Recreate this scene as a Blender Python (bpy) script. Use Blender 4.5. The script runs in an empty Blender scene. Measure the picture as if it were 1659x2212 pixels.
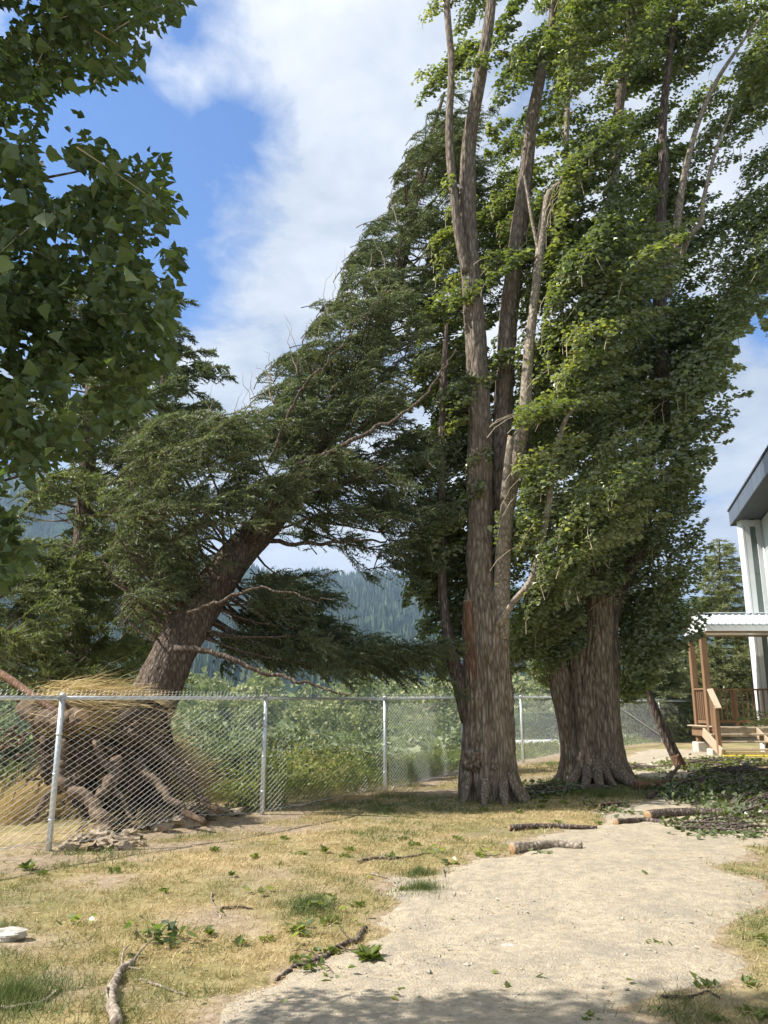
import bpy, math, random
import numpy as np
from mathutils import Vector, Matrix

random.seed(7)
RS = np.random.RandomState(11)
scene = bpy.context.scene
COL = scene.collection

# ------------------------------------------------------------------ camera
F = 1750.0                       # focal length in units of a 1659 x 2212 frame
PITCH = math.atan(424.0 / F)
CP, SP = math.cos(PITCH), math.sin(PITCH)
EYE = 1.43
cam_d = bpy.data.cameras.new('camera')
cam = bpy.data.objects.new('camera', cam_d)
COL.objects.link(cam)
cam.location = (0, 0, EYE)
cam.rotation_euler = (math.pi / 2 + PITCH, 0, 0)
cam_d.sensor_fit = 'VERTICAL'
cam_d.sensor_height = 36
cam_d.lens = 36 * F / 2212
cam_d.clip_start = 0.05
cam_d.clip_end = 20000
scene.camera = cam

# ------------------------------------------------------------------ light
SUN_EL, SUN_AZ = math.radians(48), math.radians(98)   # azimuth: to the left of the view direction
sun_dir = Vector((-math.sin(SUN_AZ) * math.cos(SUN_EL), math.cos(SUN_AZ) * math.cos(SUN_EL), math.sin(SUN_EL)))
sd = bpy.data.lights.new('sun', 'SUN')
sd.energy = 5.0
sd.angle = math.radians(0.55)
sd.color = (1.0, 0.955, 0.88)
so = bpy.data.objects.new('sun', sd)
COL.objects.link(so)
so.rotation_euler = (-sun_dir).to_track_quat('-Z', 'Y').to_euler()

def pix_dir(px, py):
    u, v = (px - 829.5) / F, (1106 - py) / F
    return Vector((u, CP - v * SP, SP + v * CP)).normalized()

world = bpy.data.worlds.new('World')
scene.world = world
world.use_nodes = True
wt = world.node_tree
for n in list(wt.nodes):
    wt.nodes.remove(n)
def WN(t, **k):
    n = wt.nodes.new(t)
    for a, b in k.items():
        setattr(n, a, b)
    return n
def wmath(op, a, b=None, clamp=False):
    n = WN('ShaderNodeMath', operation=op, use_clamp=clamp)
    for i, s in enumerate((a, b)):
        if s is None: continue
        if isinstance(s, (int, float)): n.inputs[i].default_value = s
        else: wt.links.new(s, n.inputs[i])
    return n.outputs[0]
sky = WN('ShaderNodeTexSky', sky_type='NISHITA')
sky.sun_disc = False
sky.sun_elevation = SUN_EL
sky.sun_rotation = -SUN_AZ
sky.altitude = 300
sky.air_density = 1.0
sky.dust_density = 0.6
sky.ozone_density = 2.0
tc = WN('ShaderNodeTexCoord')
sep = WN('ShaderNodeSeparateXYZ')
wt.links.new(tc.outputs['Generated'], sep.inputs[0])
zc = wmath('ADD', wmath('MAXIMUM', sep.outputs[2], 0.0), 0.22)
comb = WN('ShaderNodeCombineXYZ')
wt.links.new(wmath('DIVIDE', sep.outputs[0], zc), comb.inputs[0])
wt.links.new(wmath('DIVIDE', sep.outputs[1], zc), comb.inputs[1])
def wnoise(scale, detail, rough, off=(0, 0, 0), dist=0.0):
    mp = WN('ShaderNodeMapping')
    mp.inputs['Location'].default_value = off
    wt.links.new(comb.outputs[0], mp.inputs[0])
    n = WN('ShaderNodeTexNoise')
    n.inputs['Scale'].default_value = scale
    n.inputs['Detail'].default_value = detail
    n.inputs['Roughness'].default_value = rough
    n.inputs['Distortion'].default_value = dist
    wt.links.new(mp.outputs[0], n.inputs['Vector'])
    return n.outputs[0]
n_big = wnoise(1.1, 7, 0.55, (3.1, 1.7, 0), 0.3)
n_mid = wnoise(2.6, 9, 0.6, (0.4, 5.2, 0), 0.5)
n_fine = wnoise(7.0, 8, 0.62, (9.4, 2.2, 0), 0.4)
# clear openings in the cloud deck: direction, angular size
def opening(px, py, rad_deg, soft_deg):
    d = pix_dir(px, py)
    dot = WN('ShaderNodeVectorMath', operation='DOT_PRODUCT')
    wt.links.new(tc.outputs['Generated'], dot.inputs[0])
    dot.inputs[1].default_value = d
    ang = wmath('MULTIPLY', wmath('ARCCOSINE', wmath('MINIMUM', dot.outputs['Value'], 0.99999)), 57.2958)
    return wmath('DIVIDE', wmath('SUBTRACT', rad_deg + soft_deg, ang), soft_deg * 2.0, True)
ops = [opening(180, 330, 9.5, 5), opening(470, 270, 3.2, 3), opening(390, 60, 2.6, 3), opening(330, 640, 3.6, 4), opening(1660, 705, 1.2, 1.6), opening(40, 1100, 4, 3),
       opening(1400, 660, 1.6, 2)]
gap = ops[0]
for o_ in ops[1:]:
    gap = wmath('MAXIMUM', gap, o_)
# elsewhere the deck is broken by its own noise
cover = wmath('ADD', wmath('MULTIPLY', wmath('SUBTRACT', n_mid, 0.5), 3.2), 0.95)
cover = wmath('ADD', cover, wmath('MULTIPLY', wmath('SUBTRACT', n_fine, 0.5), 1.9))
cover = wmath('SUBTRACT', cover, wmath('MULTIPLY', gap, 1.9))
cover = wmath('ADD', cover, 0.22, True)
bright = wmath('ADD', wmath('MULTIPLY', wmath('SUBTRACT', n_big, 0.5), 3.6), 0.52)
bright = wmath('ADD', bright, wmath('ADD', wmath('MULTIPLY', wmath('SUBTRACT', n_mid, 0.5), 2.0), wmath('MULTIPLY', wmath('SUBTRACT', n_fine, 0.5), 1.1)), True)
cr = WN('ShaderNodeMix', data_type='RGBA')
CLOUD = 4.5
cr.inputs['A'].default_value = (0.50 * CLOUD, 0.58 * CLOUD, 0.72 * CLOUD, 1)
cr.inputs['B'].default_value = (1.05 * CLOUD, 1.07 * CLOUD, 1.12 * CLOUD, 1)
wt.links.new(bright, cr.inputs['Factor'])
# low cloud banks are darker blue-grey towards the horizon
lowf = wmath('DIVIDE', wmath('SUBTRACT', 0.34, sep.outputs[2]), 0.26, True)
lowd = wmath('MULTIPLY', lowf, wmath('ADD', wmath('MULTIPLY', n_mid, 1.6), -0.35, True))
lm = WN('ShaderNodeMix', data_type='RGBA')
wt.links.new(wmath('MULTIPLY', lowd, 0.8), lm.inputs['Factor'])
wt.links.new(cr.outputs['Result'], lm.inputs['A'])
lm.inputs['B'].default_value = (0.36 * CLOUD, 0.48 * CLOUD, 0.72 * CLOUD, 1)
skyc = WN('ShaderNodeMix', data_type='RGBA', blend_type='MULTIPLY')
skyc.inputs['Factor'].default_value = 1.0
wt.links.new(sky.outputs[0], skyc.inputs['A'])
skyc.inputs['B'].default_value = (0.50, 0.72, 1.0, 1)
mx = WN('ShaderNodeMix', data_type='RGBA')
wt.links.new(cover, mx.inputs['Factor'])
wt.links.new(skyc.outputs['Result'], mx.inputs['A'])
wt.links.new(lm.outputs['Result'], mx.inputs['B'])
bg = WN('ShaderNodeBackground')
bg.inputs[1].default_value = 0.12
wt.links.new(mx.outputs['Result'], bg.inputs[0])
wo = WN('ShaderNodeOutputWorld')
wt.links.new(bg.outputs[0], wo.inputs[0])
scene.view_settings.view_transform = 'Standard'
scene.view_settings.look = 'None'
scene.view_settings.gamma = 1.0
scene.view_settings.exposure = 0.9
scene.cycles.max_bounces = 8
scene.cycles.transparent_max_bounces = 4
scene.cycles.volume_bounces = 0
scene.cycles.diffuse_bounces = 4
scene.cycles.transmission_bounces = 4

# ------------------------------------------------------------------ helpers
def WP(px, py, d):
    """point seen at (px, py) whose distance along +Y is d"""
    u, v = (px - 829.5) / F, (1106 - py) / F
    k = d / (CP - v * SP)
    return np.array((u * k, d, EYE + k * (SP + v * CP)))

def smooth(t):
    t = np.clip(t, 0, 1)
    return t * t * (3 - 2 * t)

def _h(i, j, k, seed):
    n = (i * 374761393 + j * 668265263 + k * 1440662683 + seed * 974711) & 0x7fffffff
    n = (n ^ (n >> 13)) * 1274126177 & 0x7fffffff
    n = (n ^ (n >> 16)) & 0xffff
    return n / 65535.0

def vnoise(x, y, z=0.0, seed=0):
    x, y, z = np.broadcast_arrays(np.asarray(x, float), np.asarray(y, float), np.asarray(z, float))
    xi, yi, zi = np.floor(x).astype(np.int64), np.floor(y).astype(np.int64), np.floor(z).astype(np.int64)
    fx, fy, fz = x - xi, y - yi, z - zi
    fx, fy, fz = fx * fx * (3 - 2 * fx), fy * fy * (3 - 2 * fy), fz * fz * (3 - 2 * fz)
    r = 0
    for a in (0, 1):
        wx = fx if a else 1 - fx
        for b in (0, 1):
            wy = fy if b else 1 - fy
            for c in (0, 1):
                wz = fz if c else 1 - fz
                r = r + wx * wy * wz * _h(xi + a, yi + b, zi + c, seed)
    return r * 2 - 1

def fbm(x, y, z=0.0, octv=4, seed=0):
    r, a = 0, 1.0
    for o in range(octv):
        r = r + a * vnoise(np.asarray(x) * 2 ** o, np.asarray(y) * 2 ** o, np.asarray(z) * 2 ** o, seed + o * 17)
        a *= 0.5
    return r

# fence line (post feet)
def gx(px, py, d): return float(WP(px, py, d)[0])
FENCE = [(-7.3, 3.1), (-5.35, 6.05), (gx(105, 1838, 8.85), 8.85), (gx(566, 1768, 11.5), 11.5), (gx(832, 1728, 14.55), 14.55),
         (gx(1002, 1690, 17.8), 17.8), (gx(1131, 1668, 20.3), 20.3), (gx(1212, 1650, 22.6), 22.6),
         (gx(1270, 1632, 25.2), 25.2), (gx(1333, 1615, 28.0), 28.0), (gx(1430, 1604, 31.2), 31.2),
         (13.4, 34.2), (16.2, 37.0), (19.4, 39.8)]

def fence_s(x, y):
    """signed distance beyond the fence (positive outside the yard)"""
    x, y = np.asarray(x, float), np.asarray(y, float)
    best = np.full(np.broadcast(x, y).shape, 1e9)
    sgn = np.ones(best.shape)
    pts = [(-20, -16)] + FENCE[1:-1] + [(40, 60)]
    for (x0, y0), (x1, y1) in zip(pts[:-1], pts[1:]):
        dx, dy = x1 - x0, y1 - y0
        L2 = dx * dx + dy * dy
        t = np.clip(((x - x0) * dx + (y - y0) * dy) / L2, 0, 1)
        ddx, ddy = x - (x0 + t * dx), y - (y0 + t * dy)
        d = np.sqrt(ddx ** 2 + ddy ** 2)
        s = np.where(dx * (y - y0) - dy * (x - x0) > 0, 1.0, -1.0)
        m = d < best
        best = np.where(m, d, best)
        sgn = np.where(m, s, sgn)
    return best * sgn

def G(x, y):
    x, y = np.asarray(x, float), np.asarray(y, float)
    r = np.sqrt(x * x + y * y)
    base = 0.17 * smooth((y - 6) / 20.0)
    base = base + 0.16 * np.exp(-(((x - 9.5) / 4.0) ** 2 + ((y - 21.5) / 4.5) ** 2))
    base = base + 0.07 * np.exp(-(((x - 3.9) / 1.6) ** 2 + ((y - 15.6) / 1.5) ** 2))
    base = base + (0.03 * fbm(x * 0.5, y * 0.5, 0, 3, 5) + 0.006 * fbm(x * 4, y * 4, 0, 2, 6)) * smooth((60 - r) / 40)
    s = fence_s(x, y)
    drop = 9.0 * smooth((s - 0.5) / 34.0) * smooth((60 - x) / 20)
    return base - drop

def Gs(x, y): return float(G(np.array([x]), np.array([y]))[0])

def on_ground(px, py, dz=0.0):
    d = 8.0
    for _ in range(25):
        p = WP(px, py, d)
        t = (p[2] - EYE) / d
        g = Gs(p[0], p[1])
        if t > -1e-4: break
        d = 0.5 * d + 0.5 * (g - EYE) / t
    p = WP(px, py, d)
    return np.array((p[0], p[1], Gs(p[0], p[1]) + dz))

class MB:
    def __init__(s):
        s.v, s.f, s.a, s.n = [], {3: [], 4: []}, {3: [], 4: []}, 0
    def add(s, V, Fc, rnd=0.5):
        V = np.asarray(V, float).reshape(-1, 3)
        Fc = np.asarray(Fc, np.int64)
        k = Fc.shape[1]
        s.v.append(V); s.f[k].append(Fc + s.n)
        s.a[k].append(np.broadcast_to(np.asarray(rnd, float), (len(Fc),)))
        s.n += len(V)
    def mesh(s, name, m, smooth_=False):
        me = bpy.data.meshes.new(name)
        V = np.concatenate(s.v) if s.v else np.zeros((0, 3))
        me.vertices.add(len(V))
        me.vertices.foreach_set('co', V.astype(np.float32).ravel())
        loops, starts, att, pos = [], [], [], 0
        for k in (3, 4):
            if s.f[k]:
                Fc = np.concatenate(s.f[k])
                loops.append(Fc.ravel())
                starts.append(pos + np.arange(len(Fc)) * k)
                pos += len(Fc) * k
                att.append(np.concatenate(s.a[k]))
        loops = np.concatenate(loops); starts = np.concatenate(starts); att = np.concatenate(att)
        me.loops.add(len(loops)); me.loops.foreach_set('vertex_index', loops.astype(np.int32))
        me.polygons.add(len(starts)); me.polygons.foreach_set('loop_start', starts.astype(np.int32))
        me.polygons.foreach_set('use_smooth', np.full(len(starts), smooth_, bool))
        at = me.attributes.new('rnd', 'FLOAT', 'FACE')
        at.data.foreach_set('value', att.astype(np.float32))
        me.update(calc_edges=True)
        me.materials.append(m)
        return me
    def obj(s, name, m, parent=None, smooth_=False, loc=(0, 0, 0)):
        return link(name, s.mesh(name, m, smooth_), parent, loc)

def link(name, me, parent=None, loc=(0, 0, 0), rot=None):
    o = bpy.data.objects.new(name, me)
    COL.objects.link(o)
    o.location = loc
    if rot is not None: o.rotation_euler = rot
    if parent is not None: o.parent = parent
    return o

def empty(name, loc, label, cat, group=None):
    o = bpy.data.objects.new(name, None)
    COL.objects.link(o)
    o.location = loc
    o.empty_display_size = 0.2
    return tag(o, label, cat, group)

def tag(o, label=None, cat=None, group=None, kind=None):
    if label: o['label'] = label
    if cat: o['category'] = cat
    if group: o['group'] = group
    if kind: o['kind'] = kind
    return o

def nrm(a):
    a = np.asarray(a, float)
    return a / np.maximum(np.linalg.norm(a, axis=-1, keepdims=True), 1e-9)

def spline(P, n):
    P = np.asarray(P, float)
    if len(P) == 2:
        t = np.linspace(0, 1, n)[:, None]
        return P[0] * (1 - t) + P[1] * t
    Q = np.vstack([2 * P[0] - P[1], P, 2 * P[-1] - P[-2]])
    seg = np.linalg.norm(np.diff(P[:, :3], axis=0), axis=1)
    cum = np.concatenate([[0], np.cumsum(seg)])
    out = []
    for s in np.linspace(0, cum[-1], n):
        i = min(len(seg) - 1, max(0, int(np.searchsorted(cum, s, 'right') - 1)))
        t = (s - cum[i]) / max(seg[i], 1e-9)
        p0, p1, p2, p3 = Q[i], Q[i + 1], Q[i + 2], Q[i + 3]
        out.append(0.5 * ((2 * p1) + (-p0 + p2) * t + (2 * p0 - 5 * p1 + 4 * p2 - p3) * t * t + (-p0 + 3 * p1 - 3 * p2 + p3) * t ** 3))
    return np.array(out)

def tube(mb, P, R, sides=8, disp=None, rnd=0.5, cap=True, ref=None):
    """P (n,3), R scalar or (n,); disp(theta, ringpos) -> radius factor"""
    P = np.asarray(P, float); n = len(P)
    R = np.broadcast_to(np.asarray(R, float), (n,))
    T = nrm(np.gradient(P, axis=0))
    a = np.array(ref if ref is not None else (0.31, 0.95, 0.1)); 
    if abs(np.dot(a / np.linalg.norm(a), T[0])) > 0.95: a = np.array((1.0, 0.1, 0.2))
    A = []
    for i in range(n):
        a = a - T[i] * np.dot(a, T[i]); a = a / max(np.linalg.norm(a), 1e-9)
        A.append(a)
    A = np.array(A); B = np.cross(T, A)
    th = np.arange(sides) / sides * 2 * np.pi
    rr = R[:, None] * np.ones((1, sides))
    if disp is not None: rr = rr * disp(th[None, :], P[:, None, :] + 0 * th[None, :, None])
    V = P[:, None, :] + rr[..., None] * (A[:, None, :] * np.cos(th)[None, :, None] + B[:, None, :] * np.sin(th)[None, :, None])
    i = np.arange(n - 1)[:, None] * sides; j = np.arange(sides)[None, :]; j2 = (j + 1) % sides
    Fc = np.stack([i + j, i + j2, i + sides + j2, i + sides + j], -1).reshape(-1, 4)
    V = V.reshape(-1, 3)
    if cap:
        V = np.vstack([V, P[0], P[-1]])
        c0, c1 = n * sides, n * sides + 1
        mb.add(V, Fc, rnd)
        j = np.arange(sides); j2 = (j + 1) % sides
        base = mb.n - len(V)
        t3 = np.vstack([np.stack([j2, j, np.full(sides, c0)], 1), np.stack([(n - 1) * sides + j, (n - 1) * sides + j2, np.full(sides, c1)], 1)])
        mb.f[3].append(t3 + base); mb.a[3].append(np.broadcast_to(np.asarray(rnd, float).mean(), (len(t3),)))
    else:
        mb.add(V, Fc, rnd)

def box(mb, c, size, rot=None, rnd=0.5, bev=0.0):
    """box by centre and size; chamfered when bev > 0"""
    hx, hy, hz = np.array(size, float) / 2
    if bev <= 0:
        V = np.array([(sx * hx, sy * hy, sz * hz) for sz in (-1, 1) for sy in (-1, 1) for sx in (-1, 1)])
        Fq = np.array([(0, 2, 3, 1), (4, 5, 7, 6), (0, 1, 5, 4), (2, 6, 7, 3), (0, 4, 6, 2), (1, 3, 7, 5)])
        if rot is not None: V = V @ np.array(rot).T
        mb.add(V + np.array(c), Fq, rnd); return
    b = min(bev, hx * .9, hy * .9, hz * .9)
    V, idx = [], {}
    for sx in (-1, 1):
        for sy in (-1, 1):
            for sz in (-1, 1):
                for ax in range(3):
                    p = [sx * (hx - b), sy * (hy - b), sz * (hz - b)]
                    p[ax] = (sx * hx, sy * hy, sz * hz)[ax]
                    idx[(sx, sy, sz, ax)] = len(V); V.append(p)
    Q, T3 = [], []
    for ax in range(3):
        o1, o2 = [(1, 2), (2, 0), (0, 1)][ax]
        for s in (-1, 1):
            q = []
            for a, b2 in ((-1, -1), (1, -1), (1, 1), (-1, 1)):
                k = [0, 0, 0]; k[ax] = s; k[o1] = a; k[o2] = b2
                q.append(idx[(k[0], k[1], k[2], ax)])
            Q.append(q if s > 0 else q[::-1])
        for a in (-1, 1):
            for b2 in (-1, 1):
                ks = []
                for s in (-1, 1):
                    k = [0, 0, 0]; k[ax] = s; k[o1] = a; k[o2] = b2; ks.append(tuple(k))
                q = [idx[ks[0] + (o1,)], idx[ks[1] + (o1,)], idx[ks[1] + (o2,)], idx[ks[0] + (o2,)]]
                Q.append(q if a * b2 > 0 else q[::-1])
    for sx in (-1, 1):
        for sy in (-1, 1):
            for sz in (-1, 1):
                t = [idx[(sx, sy, sz, 0)], idx[(sx, sy, sz, 1)], idx[(sx, sy, sz, 2)]]
                T3.append(t if sx * sy * sz > 0 else t[::-1])
    V = np.array(V)
    if rot is not None: V = V @ np.array(rot).T
    mb.add(V + np.array(c), Q, rnd)
    mb.f[3].append(np.array(T3) + mb.n - len(V)); mb.a[3].append(np.full(8, float(np.mean(rnd))))

def beam(mb, a, b, w, h, up=(0, 0, 1), rnd=0.5, bev=0.006):
    a, b = np.array(a, float), np.array(b, float)
    d = b - a; L = np.linalg.norm(d); x = d / L
    z = np.array(up, float); z = z - x * np.dot(z, x); z /= np.linalg.norm(z)
    y = np.cross(z, x)
    box(mb, (a + b) / 2, (L, w, h), np.stack([x, y, z], 1), rnd, bev)

# ------------------------------------------------------------------ materials
MATS = {}
class NT:
    def __init__(s, name):
        s.m = bpy.data.materials.new(name); s.m.use_nodes = True
        s.t = s.m.node_tree
        for n in list(s.t.nodes): s.t.nodes.remove(n)
        s.out = s.t.nodes.new('ShaderNodeOutputMaterial')
    def n(s, t, ins=None, **k):
        nd = s.t.nodes.new(t)
        for a, b in k.items(): setattr(nd, a, b)
        for a, b in (ins or {}).items():
            if hasattr(b, 'links') or isinstance(b, bpy.types.NodeSocket): s.t.links.new(b, nd.inputs[a])
            else: nd.inputs[a].default_value = b
        return nd
    def math(s, op, a, b=0.0, clamp=False):
        return s.n('ShaderNodeMath', {0: a, 1: b}, operation=op, use_clamp=clamp).outputs[0]
    def coord(s, scale=(1, 1, 1), kind='Object'):
        tc = s.n('ShaderNodeTexCoord')
        return s.n('ShaderNodeMapping', {'Vector': tc.outputs[kind], 'Scale': scale}).outputs[0]
    def noise(s, vec, scale, detail=5, rough=0.6, dist=0.0):
        return s.n('ShaderNodeTexNoise', {'Vector': vec, 'Scale': scale, 'Detail': detail, 'Roughness': rough, 'Distortion': dist}).outputs[0]
    def ramp(s, fac, stops):
        r = s.n('ShaderNodeValToRGB', {'Fac': fac})
        el = r.color_ramp.elements
        while len(el) < len(stops): el.new(0.5)
        for e, (p, c) in zip(el, stops):
            e.position = p; e.color = (c[0], c[1], c[2], 1) if not isinstance(c, (int, float)) else (c, c, c, 1)
        return r.outputs[0]
    def mix(s, fac, a, b, blend='MIX'):
        c = lambda q: (q[0], q[1], q[2], 1) if isinstance(q, tuple) else q
        return s.n('ShaderNodeMix', {'Factor': fac, 'A': c(a), 'B': c(b)}, data_type='RGBA', blend_type=blend).outputs['Result'] if False else s._mix(fac, c(a), c(b), blend)
    def _mix(s, fac, a, b, blend):
        nd = s.t.nodes.new('ShaderNodeMix'); nd.data_type = 'RGBA'; nd.blend_type = blend
        for key, val in ((0, fac), (6, a), (7, b)):
            if isinstance(val, bpy.types.NodeSocket): s.t.links.new(val, nd.inputs[key])
            else: nd.inputs[key].default_value = val
        return nd.outputs[2]
    def bump(s, h, strength, dist=0.02):
        return s.n('ShaderNodeBump', {'Height': h, 'Strength': strength, 'Distance': dist}).outputs[0]
    def attr(s, name='rnd'):
        return s.n('ShaderNodeAttribute', attribute_name=name).outputs['Fac']
    def bsdf(s, col, rough=0.8, normal=None, metal=0.0, spec=0.5):
        c = (col[0], col[1], col[2], 1) if isinstance(col, tuple) else col
        ins = {'Base Color': c, 'Roughness': rough, 'Metallic': metal, 'Specular IOR Level': spec}
        if normal is not None: ins['Normal'] = normal
        return s.n('ShaderNodeBsdfPrincipled', ins).outputs[0]
    def end(s, sh):
        s.t.links.new(sh, s.out.inputs[0]); MATS[s.m.name] = s.m; return s.m

def leaf_mat(name, stops, trans=0.35, tcol=(1.5, 1.7, 0.5), under=None, rough=0.42, spec=0.4):
    t = NT(name)
    col = t.ramp(t.attr(), stops)
    if under:
        geo = t.n('ShaderNodeNewGeometry')
        col = t.mix(geo.outputs['Backfacing'], col, t.mix(0.5, col, under))
    d = t.bsdf(col, rough, None, 0, spec)
    tc_ = t.mix(1.0, col, (tcol[0], tcol[1], tcol[2]), 'MULTIPLY')
    tr = t.n('ShaderNodeBsdfTranslucent', {'Color': tc_}).outputs[0]
    return t.end(t.n('ShaderNodeMixShader', {0: trans, 1: d, 2: tr}).outputs[0])

M_poplar = leaf_mat('poplar_leaf', [(0.0, (0.062, 0.086, 0.034)), (0.5, (0.135, 0.165, 0.055)), (0.85, (0.215, 0.235, 0.085)), (1.0, (0.32, 0.32, 0.13))], 0.45, (1.6, 1.7, 0.5), (0.30, 0.34, 0.24), .34, .7)
M_near = leaf_mat('cottonwood_leaf', [(0.0, (0.054, 0.078, 0.042)), (0.5, (0.092, 0.122, 0.058)), (0.85, (0.135, 0.168, 0.072)), (1.0, (0.19, 0.24, 0.08))], 0.40, (1.35, 1.6, 0.5), (0.13, 0.18, 0.10))
M_fir = leaf_mat('fir_needle', [(0.0, (0.054, 0.072, 0.040)), (0.5, (0.112, 0.134, 0.074)), (0.9, (0.195, 0.212, 0.120)), (1.0, (0.30, 0.25, 0.15))], 0.32, (1.3, 1.5, 0.6), None, 0.5, 0.35)
M_fir_y = leaf_mat('fir_needle_pale', [(0.0, (0.070, 0.092, 0.045)), (0.5, (0.150, 0.172, 0.080)), (0.9, (0.25, 0.26, 0.13)), (1.0, (0.33, 0.29, 0.17))], 0.32, (1.3, 1.5, 0.6), None, 0.5, 0.3)
M_willow = leaf_mat('willow_leaf', [(0.0, (0.12, 0.15, 0.085)), (0.5, (0.22, 0.25, 0.145)), (0.9, (0.33, 0.36, 0.22)), (1.0, (0.42, 0.42, 0.23))], 0.25, (1.2, 1.4, 0.6), None, 0.6, 0.3)
M_valley = leaf_mat('valley_leaf', [(0.0, (0.13, 0.155, 0.075)), (0.5, (0.24, 0.26, 0.12)), (0.9, (0.34, 0.35, 0.18)), (1.0, (0.42, 0.41, 0.23))], 0.2, (1.2, 1.4, 0.5), None, 0.7, 0.2)
M_hill = leaf_mat('hill_conifer', [(0.0, (0.032, 0.048, 0.032)), (0.7, (0.055, 0.080, 0.045)), (1.0, (0.12, 0.15, 0.07))], 0.05, (1.2, 1.4, 0.5), None, 0.8, 0.1)
M_weed = leaf_mat('weed_leaf', [(0.0, (0.080, 0.115, 0.034)), (0.5, (0.175, 0.21, 0.060)), (0.85, (0.30, 0.31, 0.10)), (1.0, (0.52, 0.43, 0.20))], 0.35, (1.3, 1.4, 0.5), None, 0.5, 0.3)
M_dry = leaf_mat('dry_grass', [(0.0, (0.30, 0.22, 0.10)), (0.5, (0.50, 0.39, 0.19)), (1.0, (0.66, 0.54, 0.30))], 0.3, (1.2, 1.15, 0.9), None, 0.6, 0.2)
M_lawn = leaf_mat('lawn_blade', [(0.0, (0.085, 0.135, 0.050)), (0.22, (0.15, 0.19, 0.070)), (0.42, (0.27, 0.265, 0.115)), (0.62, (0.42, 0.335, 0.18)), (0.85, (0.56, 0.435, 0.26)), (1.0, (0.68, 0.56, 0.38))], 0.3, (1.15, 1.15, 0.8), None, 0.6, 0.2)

def bark(name, c_dark, c_mid, c_light, zs=0.22, sc=9.0, bstr=0.9, spec=0.2):
    t = NT(name)
    v = t.coord((sc, sc, sc * zs))
    n1 = t.noise(v, 1.0, 6, 0.65, 0.6)
    vor = t.n('ShaderNodeTexVoronoi', {'Vector': t.coord((sc * 1.4, sc * 1.4, sc * zs * 0.8)), 'Scale': 1.2, 'Randomness': 1.0}, feature='DISTANCE_TO_EDGE').outputs['Distance']
    n2 = t.noise(t.coord((2, 2, 0.8)), 1.0, 4, 0.6)
    h = t.math('ADD', t.math('MULTIPLY', vor, 1.2, True), t.math('MULTIPLY', n1, 0.8))
    fac = t.math('MULTIPLY', h, 0.9, True)
    col = t.ramp(fac, [(0.22, c_dark), (0.48, c_mid), (0.8, c_light)])
    col = t.mix(t.math('MULTIPLY', t.math('SUBTRACT', n2, 0.45), 1.6, True), col, tuple(c * 0.62 for c in c_mid))
    return t.end(t.bsdf(col, 0.9, t.bump(h, bstr, 0.03), 0, spec))
M_bark = bark('poplar_bark', (0.060, 0.045, 0.034), (0.21, 0.165, 0.125), (0.40, 0.335, 0.27), 0.30, 12, 1.0)
M_bark_up = bark('poplar_bark_smooth', (0.055, 0.043, 0.034), (0.175, 0.14, 0.11), (0.31, 0.265, 0.215), 0.45, 10, 0.7)
M_bark_dark = bark('weathered_bark', (0.035, 0.026, 0.022), (0.12, 0.09, 0.075), (0.27, 0.23, 0.20), 0.25, 14, 0.9)
M_bark_fir = bark('fir_bark', (0.036, 0.027, 0.021), (0.115, 0.086, 0.066), (0.22, 0.175, 0.14), 0.5, 13, 1.0)
M_bark_pale = bark('pale_bark', (0.09, 0.07, 0.055), (0.28, 0.23, 0.18), (0.46, 0.40, 0.32), 0.9, 12, 0.5)
M_bark_red = bark('red_inner_bark', (0.05, 0.03, 0.02), (0.17, 0.095, 0.06), (0.30, 0.19, 0.13), 0.3, 12, 0.6)

def simple(name, a, b, sc=6.0, rough=0.75, bs=0.2, detail=6, metal=0.0, scale3=(1, 1, 1), spec=0.4, lo=0.3, hi=0.7):
    t = NT(name)
    v = t.coord(scale3)
    n = t.noise(v, sc, detail, 0.65)
    return t.end(t.bsdf(t.ramp(n, [(lo, a), (hi, b)]), rough, t.bump(n, bs, 0.01), metal, spec))
M_cutwood = simple('fresh_cut_wood', (0.26, 0.15, 0.075), (0.50, 0.34, 0.18), 22, 0.7, 0.2)
M_rootsoil = simple('root_soil', (0.030, 0.021, 0.015), (0.135, 0.098, 0.068), 9, 0.95, 1.0, 9, 0, (1, 1, 1), 0.1)
M_clod = simple('dry_soil_clod', (0.24, 0.185, 0.13), (0.44, 0.36, 0.26), 14, 0.95, 0.8, 8, 0, (1, 1, 1), 0.1)
M_clod_dark = simple('damp_soil_clump', (0.05, 0.037, 0.027), (0.24, 0.18, 0.125), 11, 0.95, 1.0, 9, 0, (1, 1, 1), 0.1)
M_root = simple('root_bark', (0.06, 0.042, 0.030), (0.22, 0.155, 0.105), 15, 0.9, 0.8, 7, 0, (1, 1, 1), 0.15)
M_stone = simple('pale_stone', (0.30, 0.27, 0.23), (0.60, 0.57, 0.52), 7, 0.9, 0.8)
M_pebble = simple('gravel_stone', (0.30, 0.27, 0.22), (0.50, 0.45, 0.37), 5, 0.85, 0.2)
M_galv = simple('galvanised_steel', (0.50, 0.53, 0.55), (0.66, 0.69, 0.71), 30, 0.42, 0.05, 4, 0.55, (1, 1, 0.3))
M_wire = simple('galvanised_wire', (0.62, 0.64, 0.65), (0.76, 0.78, 0.79), 20, 0.5, 0.0, 2, 0.15)
M_white_metal = simple('white_metal_trim', (0.66, 0.67, 0.68), (0.76, 0.77, 0.78), 3, 0.4, 0.02)
M_roof_metal = simple('corrugated_zinc', (0.62, 0.66, 0.70), (0.76, 0.79, 0.82), 4, 0.35, 0.02, 5, 0.35, (1, 5, 1))
M_panel = simple('grey_green_panel', (0.42, 0.46, 0.44), (0.47, 0.51, 0.49), 1.2, 0.6, 0.02)
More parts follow.
